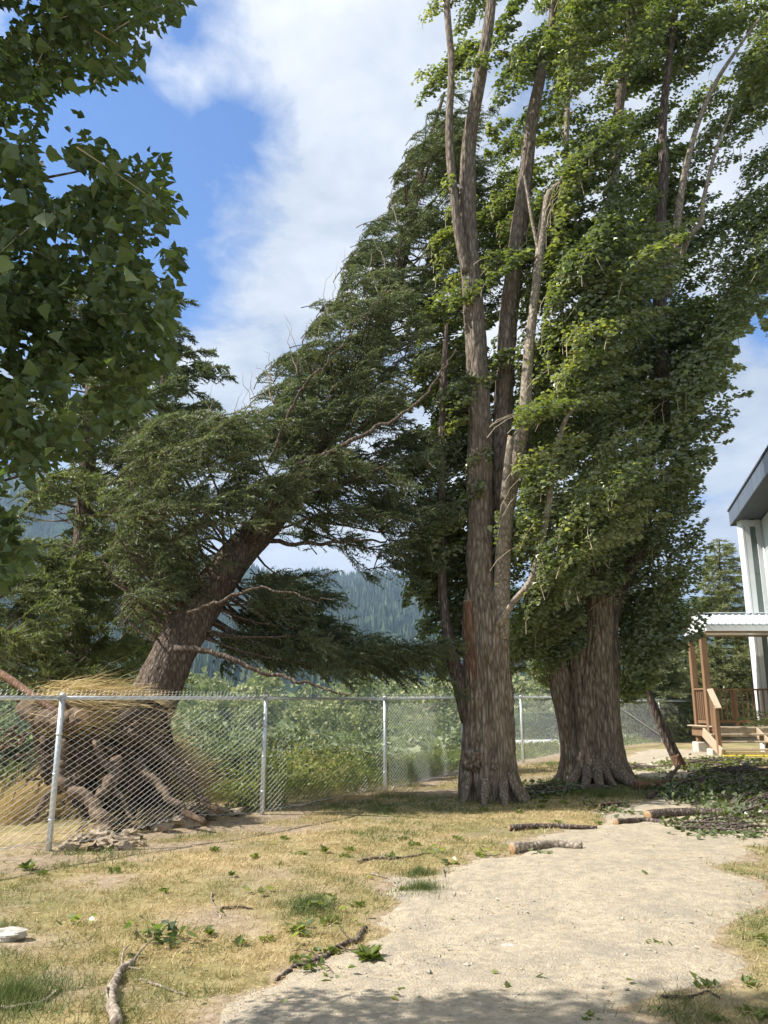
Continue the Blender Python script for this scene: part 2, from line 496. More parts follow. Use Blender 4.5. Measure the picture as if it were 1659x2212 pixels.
M_strip = simple('grey_strip', (0.15, 0.18, 0.17), (0.20, 0.23, 0.22), 2, 0.5, 0.02)
M_fascia = simple('slate_metal_fascia', (0.085, 0.105, 0.14), (0.14, 0.165, 0.21), 3, 0.42, 0.03, 5, 0.2, (1, 1, 0.3))
M_soffit = simple('dark_soffit', (0.045, 0.048, 0.055), (0.07, 0.075, 0.085), 5, 0.7, 0.05)
M_concrete = simple('concrete', (0.46, 0.44, 0.36), (0.60, 0.57, 0.48), 7, 0.9, 0.15)
M_yellow = simple('yellow_edge_paint', (0.72, 0.58, 0.06), (0.82, 0.68, 0.12), 9, 0.6, 0.05)
def timber(name, a, b):
    t = NT(name)
    v = t.coord((1, 1, 1))
    n = t.noise(t.coord((22, 22, 2.2)), 1.0, 7, 0.7, 1.5)
    n2 = t.noise(v, 1.7, 3, 0.5)
    col = t.ramp(n, [(0.3, a), (0.68, b)])
    col = t.mix(t.math('MULTIPLY', n2, 0.35), col, tuple(c * 0.7 for c in a))
    return t.end(t.bsdf(col, 0.75, t.bump(n, 0.25, 0.006), 0, 0.3))
M_timber = timber('brown_treated_timber', (0.17, 0.098, 0.055), (0.33, 0.205, 0.12))
M_timber_g = timber('weathered_timber', (0.36, 0.28, 0.19), (0.56, 0.46, 0.34))

# ---- ground materials
def mat_ground():
    t = NT('dry_lawn_soil')
    v = t.coord()
    a = t.noise(v, 0.55, 5, 0.6); b = t.noise(v, 5, 7, 0.7); c = t.noise(v, 42, 4, 0.7)
    dry = t.ramp(b, [(0.32, (0.235, 0.170, 0.085)), (0.5, (0.37, 0.285, 0.145)), (0.7, (0.47, 0.375, 0.21))])
    grn = t.ramp(b, [(0.3, (0.105, 0.115, 0.042)), (0.7, (0.225, 0.22, 0.085))])
    col = t.mix(t.math('MULTIPLY', t.math('SUBTRACT', a, 0.42), 4.0, True), dry, grn)
    bare = t.attr('bare')
    soil = t.ramp(t.noise(v, 11, 7, 0.7), [(0.3, (0.19, 0.14, 0.095)), (0.52, (0.34, 0.265, 0.185)), (0.75, (0.50, 0.41, 0.30))])
    col = t.mix(t.math('MULTIPLY', bare, 1.0, True), col, soil)
    h = t.math('ADD', b, t.math('MULTIPLY', c, 0.5))
    return t.end(t.bsdf(col, 0.95, t.bump(h, 0.9, 0.03), 0, 0.1))
def mat_path():
    t = NT('pale_gravel')
    v = t.coord()
    a = t.noise(v, 0.9, 5, 0.65); b = t.noise(v, 14, 8, 0.75); c = t.noise(v, 75, 3, 0.8)
    vor = t.n('ShaderNodeTexVoronoi', {'Vector': v, 'Scale': 62.0, 'Randomness': 1.0})
    base = t.ramp(b, [(0.30, (0.29, 0.24, 0.165)), (0.5, (0.49, 0.405, 0.285)), (0.72, (0.66, 0.56, 0.41))])
    base = t.mix(t.ramp(vor.outputs['Color'], [(0.15, 0.0), (0.6, 0.35)]), base, (0.30, 0.28, 0.245))
    base = t.mix(t.math('MULTIPLY', t.math('SUBTRACT', t.noise(v, 2.3, 6, 0.7, 0.8), 0.46), 4.0, True), base, t.mix(0.8, base, (0.27, 0.245, 0.21)))
    spk = t.math('GREATER_THAN', c, 0.66)
    base = t.mix(t.math('MULTIPLY', spk, 0.55), base, (0.14, 0.12, 0.10))
    h = t.math('ADD', t.math('MULTIPLY', b, 1.0), t.math('ADD', t.math('MULTIPLY', c, 0.5), t.math('MULTIPLY', vor.outputs['Distance'], -0.35)))
    return t.end(t.bsdf(base, 0.95, t.bump(h, 0.8, 0.02), 0, 0.12))
def mat_valley():
    t = NT('valley_meadow')
    v = t.coord()
    a = t.noise(v, 0.012, 4, 0.6); b = t.noise(v, 0.5, 8, 0.7)
    mead = t.ramp(b, [(0.3, (0.085, 0.12, 0.035)), (0.7, (0.19, 0.25, 0.07))])
    scr = t.ramp(b, [(0.3, (0.055, 0.08, 0.032)), (0.7, (0.12, 0.15, 0.06))])
    col = t.mix(t.math('MULTIPLY', t.math('SUBTRACT', a, 0.42), 5.0, True), scr, mead)
    return t.end(t.bsdf(col, 0.95, t.bump(b, 0.8, 0.3), 0, 0.1))
def mat_mount():
    t = NT('forested_slope')
    v = t.coord()
    a = t.noise(v, 0.003, 5, 0.6); b = t.noise(t.coord((1, 1, 0.35)), 0.05, 8, 0.75)
    f = t.ramp(b, [(0.34, (0.020, 0.032, 0.022)), (0.5, (0.042, 0.064, 0.040)), (0.66, (0.072, 0.098, 0.055))])
    cl = t.ramp(b, [(0.3, (0.06, 0.09, 0.04)), (0.7, (0.12, 0.15, 0.065))])
    col = t.mix(t.math('MULTIPLY', t.math('SUBTRACT', a, 0.56), 6.0, True), f, cl)
    return t.end(t.bsdf(col, 1.0, t.bump(b, 1.0, 14.0), 0, 0.0))
M_ground, M_path, M_valley_g, M_mount = mat_ground(), mat_path(), mat_valley(), mat_mount()
def mat_water():
    t = NT('river_water')
    v = t.coord((1, 0.4, 1))
    n = t.noise(v, 0.8, 4, 0.6)
    return t.end(t.bsdf((0.16, 0.17, 0.15), 0.12, t.bump(n, 0.25, 0.05), 0, 0.5))
M_water = mat_water()
M_bar = simple('river_gravel_bar', (0.34, 0.33, 0.30), (0.47, 0.46, 0.42), 0.5, 0.95, 0.3)

# ------------------------------------------------------------------ terrain
def path_poly():
    pix = [(500, 2330), (530, 2190), (610, 2110), (760, 2040), (830, 1975), (850, 1905), (960, 1868), (1090, 1850), (1130, 1815), (1290, 1783),
           (1300, 1748), (1420, 1722), (1440, 1690), (1350, 1668), (1345, 1640), (1420, 1618), (1520, 1622), (1560, 1645), (1500, 1668), (1560, 1690)]
    P = [on_ground(*q)[:2] for q in pix]
    P += [np.array((9.5, 12.5)), np.array((9.5, 10.5))]
    P += [on_ground(*q)[:2] for q in [(1780, 1790), (1640, 1815), (1590, 1880), (1640, 1950), (1580, 2020), (1500, 2110), (1420, 2180), (1420, 2330)]]
    P += [np.array((1.6, 1.0)), np.array((-0.8, 1.0))]
    return np.array(P)
PATH = path_poly()
def poly_sd(x, y, P):
    x, y = np.asarray(x, float), np.asarray(y, float)
    best = np.full(x.shape, 1e9); ins = np.zeros(x.shape, bool)
    n = len(P)
    for i in range(n):
        x0, y0 = P[i]; x1, y1 = P[(i + 1) % n]
        dx, dy = x1 - x0, y1 - y0
        t = np.clip(((x - x0) * dx + (y - y0) * dy) / (dx * dx + dy * dy), 0, 1)
        best = np.minimum(best, (x - x0 - t * dx) ** 2 + (y - y0 - t * dy) ** 2)
        c = ((y0 > y) != (y1 > y)) & (x < (x1 - x0) * (y - y0) / (y1 - y0 + 1e-12) + x0)
        ins ^= c
    d = np.sqrt(best)
    return np.where(ins, d, -d)
def pathness(x, y):
    return poly_sd(x, y, PATH) + 0.20 * fbm(x * 1.6, y * 1.6, 0, 5, 31)
BARE = [(430, 1985, 0.42, 0.22), (900, 1905, 0.35, 0.2), (60, 2040, 0.4, 0.2), (120, 2130, .3, .2), (350, 1830, 1.0, 0.35), (60, 1850, 1.3, .35), (560, 1790, 0.9, 0.25), (250, 1900, .5, .2), (960, 1712, 1.6, 0.4), (1500, 1660, 1.5, .9), (1130, 1680, 1.2, .7)]
BARE_W = [(on_ground(a, b)[:2], c, d) for a, b, c, d in BARE]
def bareness(x, y):
    v = np.zeros(np.shape(x))
    for (c, rx, ry) in BARE_W:
        v = np.maximum(v, 1.3 - np.sqrt(((x - c[0]) / rx) ** 2 + ((y - c[1]) / (ry * 1.6)) ** 2))
    s = fence_s(x, y)
    v = np.maximum(v, 1.15 - np.abs(s + 0.1) / 0.45)
    v = np.maximum(v, smooth((pathness(x, y) + 0.25) / 0.3) * 1.2)
    return np.clip(v + 0.6 * fbm(x * 2.2, y * 2.2, 0, 4, 77), 0, 1)

def ridge(az, r):
    """hill height above the valley at azimuth az (rad, + right) and distance r"""
    px = 829.5 + F * 1.03 * np.tan(np.clip(az, -1.2, 1.2))
    elev = np.interp(px, [-1500, -300, 0, 120, 350, 600, 700, 900, 1100, 1350, 1460, 1600, 1900, 3200], [0.24, 0.27, 0.272, 0.25, 0.20, 0.165, 0.163, 0.164, 0.150, 0.130, 0.126, 0.128, 0.16, 0.2])
    elev = elev + 0.006 * fbm(az * 14, 0 * az, 0, 4, 3)
    R = np.interp(px, [-1500, 0, 600, 1100, 1400, 3000], [2600, 2600, 2700, 2900, 4300, 4300])
    start = np.interp(px, [-1500, 0, 600, 1100, 1400, 3000], [900, 850, 620, 620, 1500, 1500])
    t = np.clip((r - start) / (R - start), 0, 1.0)
    prof = t ** 1.25
    h = elev * R * prof * (1 + 0.10 * fbm(az * 22, r / 320.0, 0, 4, 9) * np.clip((1 - t) * 3, 0, 1))
    h = np.where(r > R, elev * R * (1 - 0.25 * (r - R) / R), h)
    return h
def terrain(x, y):
    r = np.sqrt(x * x + y * y)
    az = np.arctan2(x, np.maximum(y, 1e-6))
    near = G(x, y)
    front = smooth((1.35 - np.abs(np.where(y > 0, az, 9))) / 0.25)
    far = -9.0 + 0.35 * fbm(x / 30, y / 30, 0, 3, 8)
    w = smooth((r - 60) / 60)
    base = near * (1 - w) + np.where(x > 60, -2.0, far) * w
    base = near * (1 - w) + far * w
    return base + ridge(az, r) * front * (r > 500)

def polar():
    rings = [0.4]
    while rings[-1] < 6200:
        r = rings[-1]
        rings.append(r + max(0.06, r * 0.019))
    rings = np.array(rings)
    a = np.concatenate([np.linspace(-180, -42, 20, endpoint=False), np.linspace(-42, 42, 220, endpoint=False), np.linspace(42, 180, 20, endpoint=False)])
    return rings, np.radians(a)
RINGS, ANG = polar()
X_ = RINGS[:, None] * np.sin(ANG)[None, :]; Y_ = RINGS[:, None] * np.cos(ANG)[None, :]
Z_ = terrain(X_, Y_)
def sheet(name, i0, i1, m, label=None, bare=False):
    na = len(ANG)
    V = np.stack([X_[i0:i1], Y_[i0:i1], Z_[i0:i1]], -1).reshape(-1, 3)
    i = np.arange(i1 - i0 - 1)[:, None] * na; j = np.arange(na)[None, :]; j2 = (j + 1) % na
    Fc = np.stack([i + j, i + j2, i + na + j2, i + na + j], -1).reshape(-1, 4)[:, ::-1]
    mb = MB(); mb.add(V, Fc)
    if i0 == 0:
        mb.add(np.vstack([V[:na], [[0, 0, V[:na, 2].mean()]]]), np.stack([np.arange(na), np.roll(np.arange(na), -1), np.full(na, na)], 1)[:, ::-1])
    o = mb.obj(name, m, None, True)
    if bare:
        me = o.data
        co = np.empty(len(me.vertices) * 3); me.vertices.foreach_get('co', co); co = co.reshape(-1, 3)
        at = me.attributes.new('bare', 'FLOAT', 'POINT')
        at.data.foreach_set('value', bareness(co[:, 0], co[:, 1]).astype(np.float32))
    return tag(o, label, None, None, 'structure')
k1 = int(np.searchsorted(RINGS, 55)); k2 = int(np.searchsorted(RINGS, 800))
sheet('ground', 0, k1 + 1, M_ground, 'dry golden lawn ground of the fenced yard', True)
sheet('valley_floor', k1, k2 + 1, M_valley_g, 'green valley floor beyond the fence')
sheet('mountain', k2, len(RINGS), M_mount, 'blue forested mountainside across the valley')

# path: a grid that rises 6 mm above the lawn inside its outline and dips under it outside
def build_path():
    st = 0.07
    xs = np.arange(-3.0, 9.5, st); ys = np.arange(1.0, 24.5, st)
    X, Y = np.meshgrid(xs, ys, indexing='ij')
    p = pathness(X, Y)
    Z = G(X, Y) + np.clip(p * 0.10, -0.03, 0.019) + 0.005 * fbm(X * 9, Y * 9, 0, 2, 4) + 0.010 * fbm(X * 3.2, Y * 3.2, 0, 3, 14) * (p > .1)
    ny = len(ys)
    I, J = np.meshgrid(np.arange(len(xs) - 1), np.arange(ny - 1), indexing='ij')
    keep = (p[:-1, :-1] > -0.25)
    Fc = np.stack([I * ny + J, (I + 1) * ny + J, (I + 1) * ny + J + 1, I * ny + J + 1], -1)[keep]
    used = np.unique(Fc); remap = np.zeros(X.size, int); remap[used] = np.arange(len(used))
    V = np.stack([X, Y, Z], -1).reshape(-1, 3)[used]
    mb = MB(); mb.add(V, remap[Fc])
    tag(mb.obj('path', M_path, None, True), 'wide pale gravel path', None, None, 'structure')
build_path()

# river with a pale gravel bar beyond
def flat_strip(name, pts, z, m, label):
    P = np.array(pts, float)
    n = len(P) // 2
    V = np.column_stack([P, np.full(len(P), z)])
    Fc = [(i, i + 1, 2 * n - 2 - i, 2 * n - 1 - i) for i in range(n - 1)]
    mb = MB(); mb.add(V, Fc)
    return tag(mb.obj(name, m), label, None, None, 'structure')
flat_strip('river', [(-160, 170), (-40, 160), (20, 150), (60, 150), (120, 160), (260, 170), (260, 280), (120, 276), (60, 274), (20, 270), (-40, 262), (-160, 270)], -8.3, M_water, 'grey river seen through the fence')
flat_strip('gravel_bar', [(-6, 186), (16, 180), (40, 182), (78, 186), (90, 262), (55, 268), (28, 255), (-6, 240)], -8.15, M_bar, 'pale gravel bar beside the river')

# ------------------------------------------------------------------ foliage generators (vectorised)
def rand_unit(n):
    return nrm(RS.normal(size=(n, 3)))

def leaves(mb, C, T, N, S, rnd, lobed=True, fold=0.26):
    """C base point, T tip direction, N rough normal, S size"""
    n = len(C)
    T = nrm(T); B = nrm(np.cross(N, T)); Nn = np.cross(T, B)
    S = np.asarray(S)[:, None]
    if lobed:
        prof = [(0, 0, 0), (0.18, 0.46, 1), (0.52, 0.34, .8), (1.0, 0.0, -.5), (0.52, -0.34, .8), (0.18, -0.46, 1)]
        tri = [(0, 1, 2), (0, 2, 3), (0, 3, 4), (0, 4, 5)]
    else:
        prof = [(0, 0, 0), (0.36, 0.42, 1), (1.0, 0, -.3), (0.36, -0.42, 1)]
        tri = [(0, 1, 2), (0, 2, 3)]
    V = np.stack([C + S * (a * T + b * B + f * fold * Nn) for a, b, f in prof], 1)
    k = len(prof)
    base = (np.arange(n) * k)[:, None, None]
    Fc = (base + np.array(tri)[None]).reshape(-1, 3)
    mb.add(V.reshape(-1, 3), Fc, np.repeat(rnd, len(tri)))

def blades(mb, C, T, L, W, rnd, bend=None):
    """thin single triangles (needles, grass); bend adds a second segment drooping along vector bend"""
    n = len(C)
    T = nrm(T)
    B = nrm(np.cross(T, rand_unit(n))) * (np.asarray(W)[:, None] * 0.5)
    L = np.asarray(L)[:, None]
    if bend is None:
        V = np.stack([C - B, C + B, C + T * L], 1).reshape(-1, 3)
        Fc = np.arange(n * 3).reshape(-1, 3)
        mb.add(V, Fc, rnd)
    else:
        m1 = C + T * L * 0.5
        tip = C + T * L + bend
        V = np.stack([C - B, C + B, m1 + B * .8 + bend * .28, m1 - B * .8 + bend * .28, tip], 1).reshape(-1, 3)
        b = (np.arange(n) * 5)[:, None]
        mb.add(V, b + np.array([[0, 1, 2, 3]]), rnd)
        off = mb.n - len(V)
        mb.f[3].append(b + np.array([[3, 2, 4]]) + off); mb.a[3].append(np.broadcast_to(rnd, (n,)))

WIND = np.array((1.0, 0.12, 0.0))

def plumes(mb, tw, anchors, dirs, Ls, Rs, per, leafsize, wind=0.9, twig_r=0.006, lobed=True, droop=0.25, flow=0.75, tone=0.0, keep_leaves=None, full_twig=False):
    """leafy shoots: a curved axis with leaves crowded around it"""
    N = len(anchors)
    t = RS.beta(1.6, 1.1, size=(N, per))
    D = nrm(dirs); L = Ls[:, None]
    def axis(tt):
        tt = tt[..., None]
        return anchors[:, None, :] + D[:, None, :] * (L[..., None] * tt) + WIND * (L[..., None] * wind * tt ** 2 * 0.6) - np.array((0, 0, 1.0)) * (L[..., None] * droop * tt ** 2)
    Pa = axis(t)
    tang = nrm(D[:, None, :] + WIND * (wind * 1.2) * t[..., None] - np.array((0, 0, 1)) * (2 * droop * t[..., None]))
    off = RS.normal(size=(N, per, 3)); off = nrm(off) * (RS.rand(N, per, 1) ** 0.6)
    rad = Rs[:, None, None] * (np.sin(np.clip(t, .04, .97) * np.pi) ** 0.5)[..., None]
    C = Pa + off * rad * np.array((1.0, 1.0, 0.75))
    Td = nrm(tang * flow + WIND * 0.5 * flow + off * 0.5 + RS.normal(size=C.shape) * 0.33 + np.array((0, 0, -0.25)))
    Nn = nrm(np.array((-.45, -.30, 0.62)) + off * 0.55 + RS.normal(size=C.shape) * 0.42)
    S = leafsize * (0.65 + 0.6 * RS.rand(N * per))
    prnd = RS.rand(N, 1) * 0.35
    rnd = np.clip(prnd + RS.rand(N, per) * 0.6 + tone, 0, 1).ravel()
    C, Td, Nn = C.reshape(-1, 3), Td.reshape(-1, 3), Nn.reshape(-1, 3)
    if keep_leaves is not None:
        k = keep_leaves(C); C, Td, Nn, S, rnd = C[k], Td[k], Nn[k], S[k], rnd[k]
    leaves(mb, C, Td, Nn, S, rnd, lobed)
    if tw is not None:
        ts = np.linspace(-0.12, 0.97 if keep_leaves is None or full_twig else .5, 6)
        A = axis(np.broadcast_to(ts, (N, 6)))
        for i in range(N):
            if keep_leaves is not None and not (keep_leaves(A[i][3:]).all() if full_twig else keep_leaves(A[i]).all()): continue
            tube(tw, A[i], np.linspace(twig_r, twig_r * 0.3, 6), 3, cap=False, rnd=0.7)

def in_poly(px, py, P):
    ins = np.zeros(np.shape(px), bool); n = len(P)
    for i in range(n):
        x0, y0 = P[i]; x1, y1 = P[(i + 1) % n]
        ins ^= ((y0 > py) != (y1 > py)) & (px < (x1 - x0) * (py - y0) / (y1 - y0 + 1e-9) + x0)
    return ins
def sample_region(P, n, d0, d1):
    P = np.array(P, float)
    lo, hi = P.min(0), P.max(0); out = []
    while len(out) < n:
        q = lo + RS.rand(2) * (hi - lo)
        if in_poly(q[0], q[1], P): out.append(WP(q[0], q[1], d0 + RS.rand() * (d1 - d0)))
    return np.array(out)

def stem_pts(L):
    """list of (px, py, depth) -> world points"""
    return np.array([WP(a, b, c) for a, b, c in L])

def groove(amp=0.05, flutes=7, seed=0, fl_amp=0.10, zf=1.2, fine=26):
    def f(th, P):
        z = P[..., 2]
        tw = th + 0.16 * z + seed
        a = fl_amp * fbm(np.cos(tw) * 1.6 + seed, np.sin(tw) * 1.6, z * 0.28 * zf, 3, seed)
        x, y = np.cos(th) * fine / 6.28, np.sin(th) * fine / 6.28
        b = amp * (1 - 2 * np.abs(fbm(x + 0.35 * np.sin(z * 2.1 + seed), y, z * 0.9 * zf, 2, seed + 5)))
        c = amp * 0.5 * vnoise(x * 3, y * 3, z * 4, seed + 9)
        return 1 + a + b + c
    return f

# ------------------------------------------------------------------ poplar 1 (near trunk)
D1 = 13.0
p1 = on_ground(1062, 1728)
D1 = float(p1[1])
pop1 = empty('poplar_tree', tuple(p1), 'nearer tall poplar with a thick burled trunk and cut stub beside the fence', 'tree')
def local(o, P): return np.asarray(P, float) - np.array(o.location)
def add_stem(root, name, L, R, sides, disp, m, n=40, rnd=0.5, ref=None):
    P = local(root, stem_pts(L))
    PR = spline(np.column_stack([P, R]), n)
    mb = MB(); tube(mb, PR[:, :3], PR[:, 3], sides, disp, rnd, True, ref)
    return mb.obj(name, m, root, True)
add_stem(pop1, 'trunk', [(1066, 1760, D1), (1062, 1728, D1), (1057, 1700, D1), (1054, 1640, D1), (1055, 1560, D1), (1053, 1480, D1), (1048, 1400, D1), (1044, 1330, D1), (1040, 1270, D1)],
         [0.60, 0.49, 0.43, 0.385, 0.36, 0.345, 0.34, 0.31, 0.22], 200, groove(0.085, 7, 3, 0.12, 1.7, 30), M_bark, 140)
S1 = [(1040, 1400, D1 - .05), (1036, 1250, D1 - .05), (1036, 1100, D1), (1035, 900, D1), (1025, 700, D1), (1014, 550, D1), (1010, 420, D1), (1014, 300, D1), (1040, 150, D1 - .2), (1060, 20, D1 - .3), (1075, -160, D1 - .4)]
add_stem(pop1, 'leader_stem', S1, [.22, .21, .20, .19, .172, .16, .145, .12, .105, .09, .05], 80, groove(0.10, 5, 8, 0.10, 2.6, 20), M_bark_up, 160)
add_stem(pop1, 'leader_stem', [(1010, 590, D1 - .1), (990, 500, D1 - .2), (976, 380, D1 - .2), (970, 280, D1 - .2), (975, 140, D1 - .2), (965, 0, D1 - .2), (968, -150, D1)], [.10, .085, .08, .07, .065, .06, .03], 18, groove(0.04, 5, 2, 0.05), M_bark_up, 70)
add_stem(pop1, 'leader_stem', [(1072, 1300, D1 + .25), (1078, 1150, D1 + .3), (1080, 1000, D1 + .3), (1088, 850, D1 + .3), (1100, 680, D1 + .3), (1116, 540, D1 + .3), (1130, 430, D1 + .3), (1150, 250, D1 + .3), (1190, 60, D1 + .3), (1205, -120, D1)],
         [.18, .17, .165, .16, .155, .15, .13, .105, .08, .04], 60, groove(0.10, 5, 5, 0.10, 2.6, 18), M_bark_up, 110)
add_stem(pop1, 'leader_stem', [(1080, 1380, D1 - .1), (1088, 1180, D1 - .2), (1104, 1050, D1 - .3), (1132, 900, D1 - .35), (1142, 760, D1 - .35), (1158, 620, D1 - .35), (1170, 510, D1 - .35), (1185, 420, D1 - .35), (1218, 380, D1 - .3), (1225, 250, D1 - .3), (1232, 100, D1 - .3), (1250, -60, D1 - .3)],
         [.15, .12, .115, .105, .085, .08, .075, .06, .05, .045, .04, .02], 26, groove(0.04, 5, 7, 0.06), M_bark_pale, 120)
add_stem(pop1, 'leader_stem', [(1210, 400, D1 - .3), (1235, 380, D1 - .3), (1238, 300, D1 - .3)], [.04, .035, .02], 10, None, M_bark_pale, 12)
add_stem(pop1, 'leader_stem', [(1012, 1560, D1), (998, 1490, D1), (975, 1410, D1 + .1), (958, 1300, D1 + .2), (952, 1150, D1 + .2), (955, 980, D1 + .2), (958, 820, D1 + .2), (965, 700, D1 + .2)], [.12, .13, .10, .075, .07, .07, .06, .03], 22, groove(0.05, 5, 4, 0.08), M_bark_dark, 90)
add_stem(pop1, 'limb', [(1078, 1350, D1 - .35), (1110, 1300, D1 - .5), (1152, 1245, D1 - .6), (1180, 1120, D1 - .7), (1192, 1040, D1 - .7), (1206, 960, D1 - .7), (1225, 900, D1 - .7), (1270, 850, D1 - .6)], [.055, .05, .06, .055, .045, .04, .035, .02], 14, groove(0.03, 5, 7, 0.05), M_bark_pale, 60)
add_stem(pop1, 'limb', [(1200, 990, D1 - .7), (1235, 960, D1 - .7), (1260, 930, D1 - .7)], [.02, .017, .008], 8, None, M_bark_pale, 12)
add_stem(pop1, 'limb', [(1168, 560, D1 - .35), (1150, 480, D1 - .4), (1140, 420, D1 - .4), (1132, 380, D1 - .4)], [.035, .03, .028, .015], 8, None, M_bark_pale, 20)
# cut stubs
o = add_stem(pop1, 'cut_stub', [(1026, 1470, D1 - .12), (1016, 1380, D1 - .16), (1012, 1300, D1 - .17)], [.12, .105, .09], 24, groove(0.06, 5, 9, 0.06), M_bark_red, 24)
def disc(root, name, c, axis, r, m, th=0.02):
    mb = MB(); a = np.array(axis, float); a /= np.linalg.norm(a); c = np.array(c)
    tube(mb, np.array([c - a * th, c, c + a * th * 0.4]), [r, r, r * 0.93], 20)
    return mb.obj(name, m, root, True)
disc(pop1, 'saw_cut', local(pop1, WP(1012, 1298, D1 - .17)), (-.05, -.25, 1), .085, M_cutwood)
add_stem(pop1, 'broken_stub', [(1090, 1080, D1 - .5), (1096, 1010, D1 - .55), (1103, 945, D1 - .55)], [.075, .065, .05], 16, groove(0.06, 5, 12, 0.06), M_bark_pale, 18)
disc(pop1, 'saw_cut', local(pop1, WP(1103, 943, D1 - .55)), (.4, -.5, 1), .045, M_cutwood)
# burls on the trunk
def lump(mb, c, r, seed=0, amp=0.35, n=14, sq=(1, 1, 1), rnd=.5, fr=2.2):
    th = np.linspace(0, np.pi, n); ph = np.linspace(0, 2 * np.pi, 2 * n, endpoint=False)
    T, Pp = np.meshgrid(th, ph, indexing='ij')
    d = np.stack([np.sin(T) * np.cos(Pp), np.sin(T) * np.sin(Pp), np.cos(T)], -1)
    k = 1 + amp * fbm(d[..., 0] * fr + seed, d[..., 1] * fr, d[..., 2] * fr, 4, seed)
    V = (d * k[..., None] * r * np.array(sq)).reshape(-1, 3) + np.array(c)
    m = 2 * n
    I, J = np.meshgrid(np.arange(n - 1), np.arange(m), indexing='ij')
    mb.add(V, np.stack([I * m + J, (I + 1) * m + J, (I + 1) * m + (J + 1) % m, I * m + (J + 1) % m], -1).reshape(-1, 4), rnd)
for (bx, by, br, sd_) in ((1025, 1640, .16, 1), (1072, 1660, .13, 2), (1096, 1490, .09, 3), (1050, 1675, .09, 4)):
    mb = MB(); c = local(pop1, WP(bx, by, D1 - (.30 if bx < 1090 else .12)))
    lump(mb, c, br, sd_ * 7, 0.55, 26, (1, .65, 1), .5, 3.5)
    mb.obj('burl', M_bark, pop1, True)
for k_, (fx, fy, tx, ty) in enumerate([(1010, 1715, 1000, 1735), (1050, 1722, 1045, 1742), (1100, 1718, 1135, 1735), (1085, 1725, 1092, 1742)]):
    a = WP(fx, fy - 45, D1 - .25); b = on_ground(tx, ty, -.02)
    mb = MB(); tube(mb, local(pop1, spline([a, (a + b) / 2 + np.array((0, -.03, -.05)), b], 14)), np.linspace(.085, .035, 14), 20, groove(.10, 5, k_, .16, 2.5, 16))
    mb.obj('root', M_bark, pop1, True)

# ------------------------------------------------------------------ poplar 2 (farther trunk, several fused stems)
p2 = on_ground(1282, 1683); D2 = float(p2[1])
pop2 = empty('poplar_tree', tuple(p2), 'massive poplar with fluted trunk of fused stems, right of the burled one, half shaded', 'tree')
add_stem(pop2, 'trunk', [(1290, 1715, D2), (1288, 1680, D2), (1285, 1640, D2), (1282, 1580, D2), (1280, 1500, D2), (1285, 1430, D2), (1292, 1340, D2), (1294, 1240, D2), (1298, 1120, D2), (1302, 1000, D2)],
         [.78, .62, .50, .44, .43, .40, .33, .27, .22, .17], 220, groove(0.075, 7, 14, 0.24, 1.1, 34), M_bark, 130)
add_stem(pop2, 'stem', [(1236, 1700, D2 - .1), (1240, 1660, D2 - .15), (1236, 1600, D2 - .1), (1222, 1520, D2 - .05), (1205, 1450, D2), (1188, 1380, D2 + .1), (1172, 1250, D2 + .2), (1165, 1100, D2 + .2), (1160, 980, D2 + .2), (1170, 860, D2 + .2), (1180, 700, D2)],
         [.36, .25, .22, .22, .21, .19, .19, .20, .19, .15, .08], 80, groove(0.09, 5, 15, 0.14, 1.6, 18), M_bark, 130)
add_stem(pop2, 'stem', [(1268, 1705, D2 - .35), (1266, 1640, D2 - .3), (1262, 1560, D2 - .28), (1250, 1470, D2 - .2), (1240, 1400, D2 - .1)], [.30, .2, .17, .15, .10], 60, groove(0.10, 5, 16, 0.16, 1.6, 14), M_bark, 70)
add_stem(pop2, 'stem', [(1312, 1705, D2 - .3), (1308, 1640, D2 - .25), (1305, 1560, D2 - .2), (1300, 1440, D2 - .2), (1285, 1290, D2 - .1), (1275, 1150, D2), (1270, 1000, D2)], [.34, .26, .23, .2, .19, .16, .1], 70, groove(0.10, 5, 17, 0.16, 1.6, 16), M_bark, 100)
add_stem(pop2, 'limb', [(1310, 1350, D2), (1335, 1270, D2), (1372, 1210, D2), (1392, 1120, D2 + .1), (1400, 1000, D2 + .1), (1415, 880, D2), (1432, 700, D2)], [.20, .17, .14, .13, .12, .11, .09], 26, groove(0.05, 5, 18, 0.1), M_bark_dark, 80)
D3 = 14.6
add_stem(pop2, 'limb', [(1440, 900, 15.2), (1425, 760, 15), (1425, 660, 14.8), (1430, 560, 14.6), (1428, 450, 14.6), (1434, 380, 14.6), (1432, 270, 14.6), (1442, 160, 14.6), (1462, 0, 14.6), (1475, -150, 14.6)], [.10, .13, .13, .125, .10, .10, .085, .07, .06, .04], 26, groove(0.045, 5, 19, 0.08), M_bark_dark, 100)
add_stem(pop2, 'limb', [(1440, 640, 14.8), (1458, 540, 14.5), (1468, 440, 14.4), (1485, 350, 14.3), (1510, 260, 14.3), (1545, 180, 14.3), (1590, 110, 14.3), (1640, 40, 14.3)], [.10, .08, .075, .06, .05, .045, .035, .02], 18, groove(0.04, 5, 20, 0.05), M_bark_pale, 80)
add_stem(pop2, 'limb', [(1470, 560, 14.5), (1490, 510, 14.3), (1515, 480, 14.2), (1520, 430, 14.2), (1545, 330, 14.2), (1580, 240, 14.2)], [.055, .06, .05, .04, .035, .02], 16, groove(0.04, 5, 21, 0.05), M_bark_pale, 60)
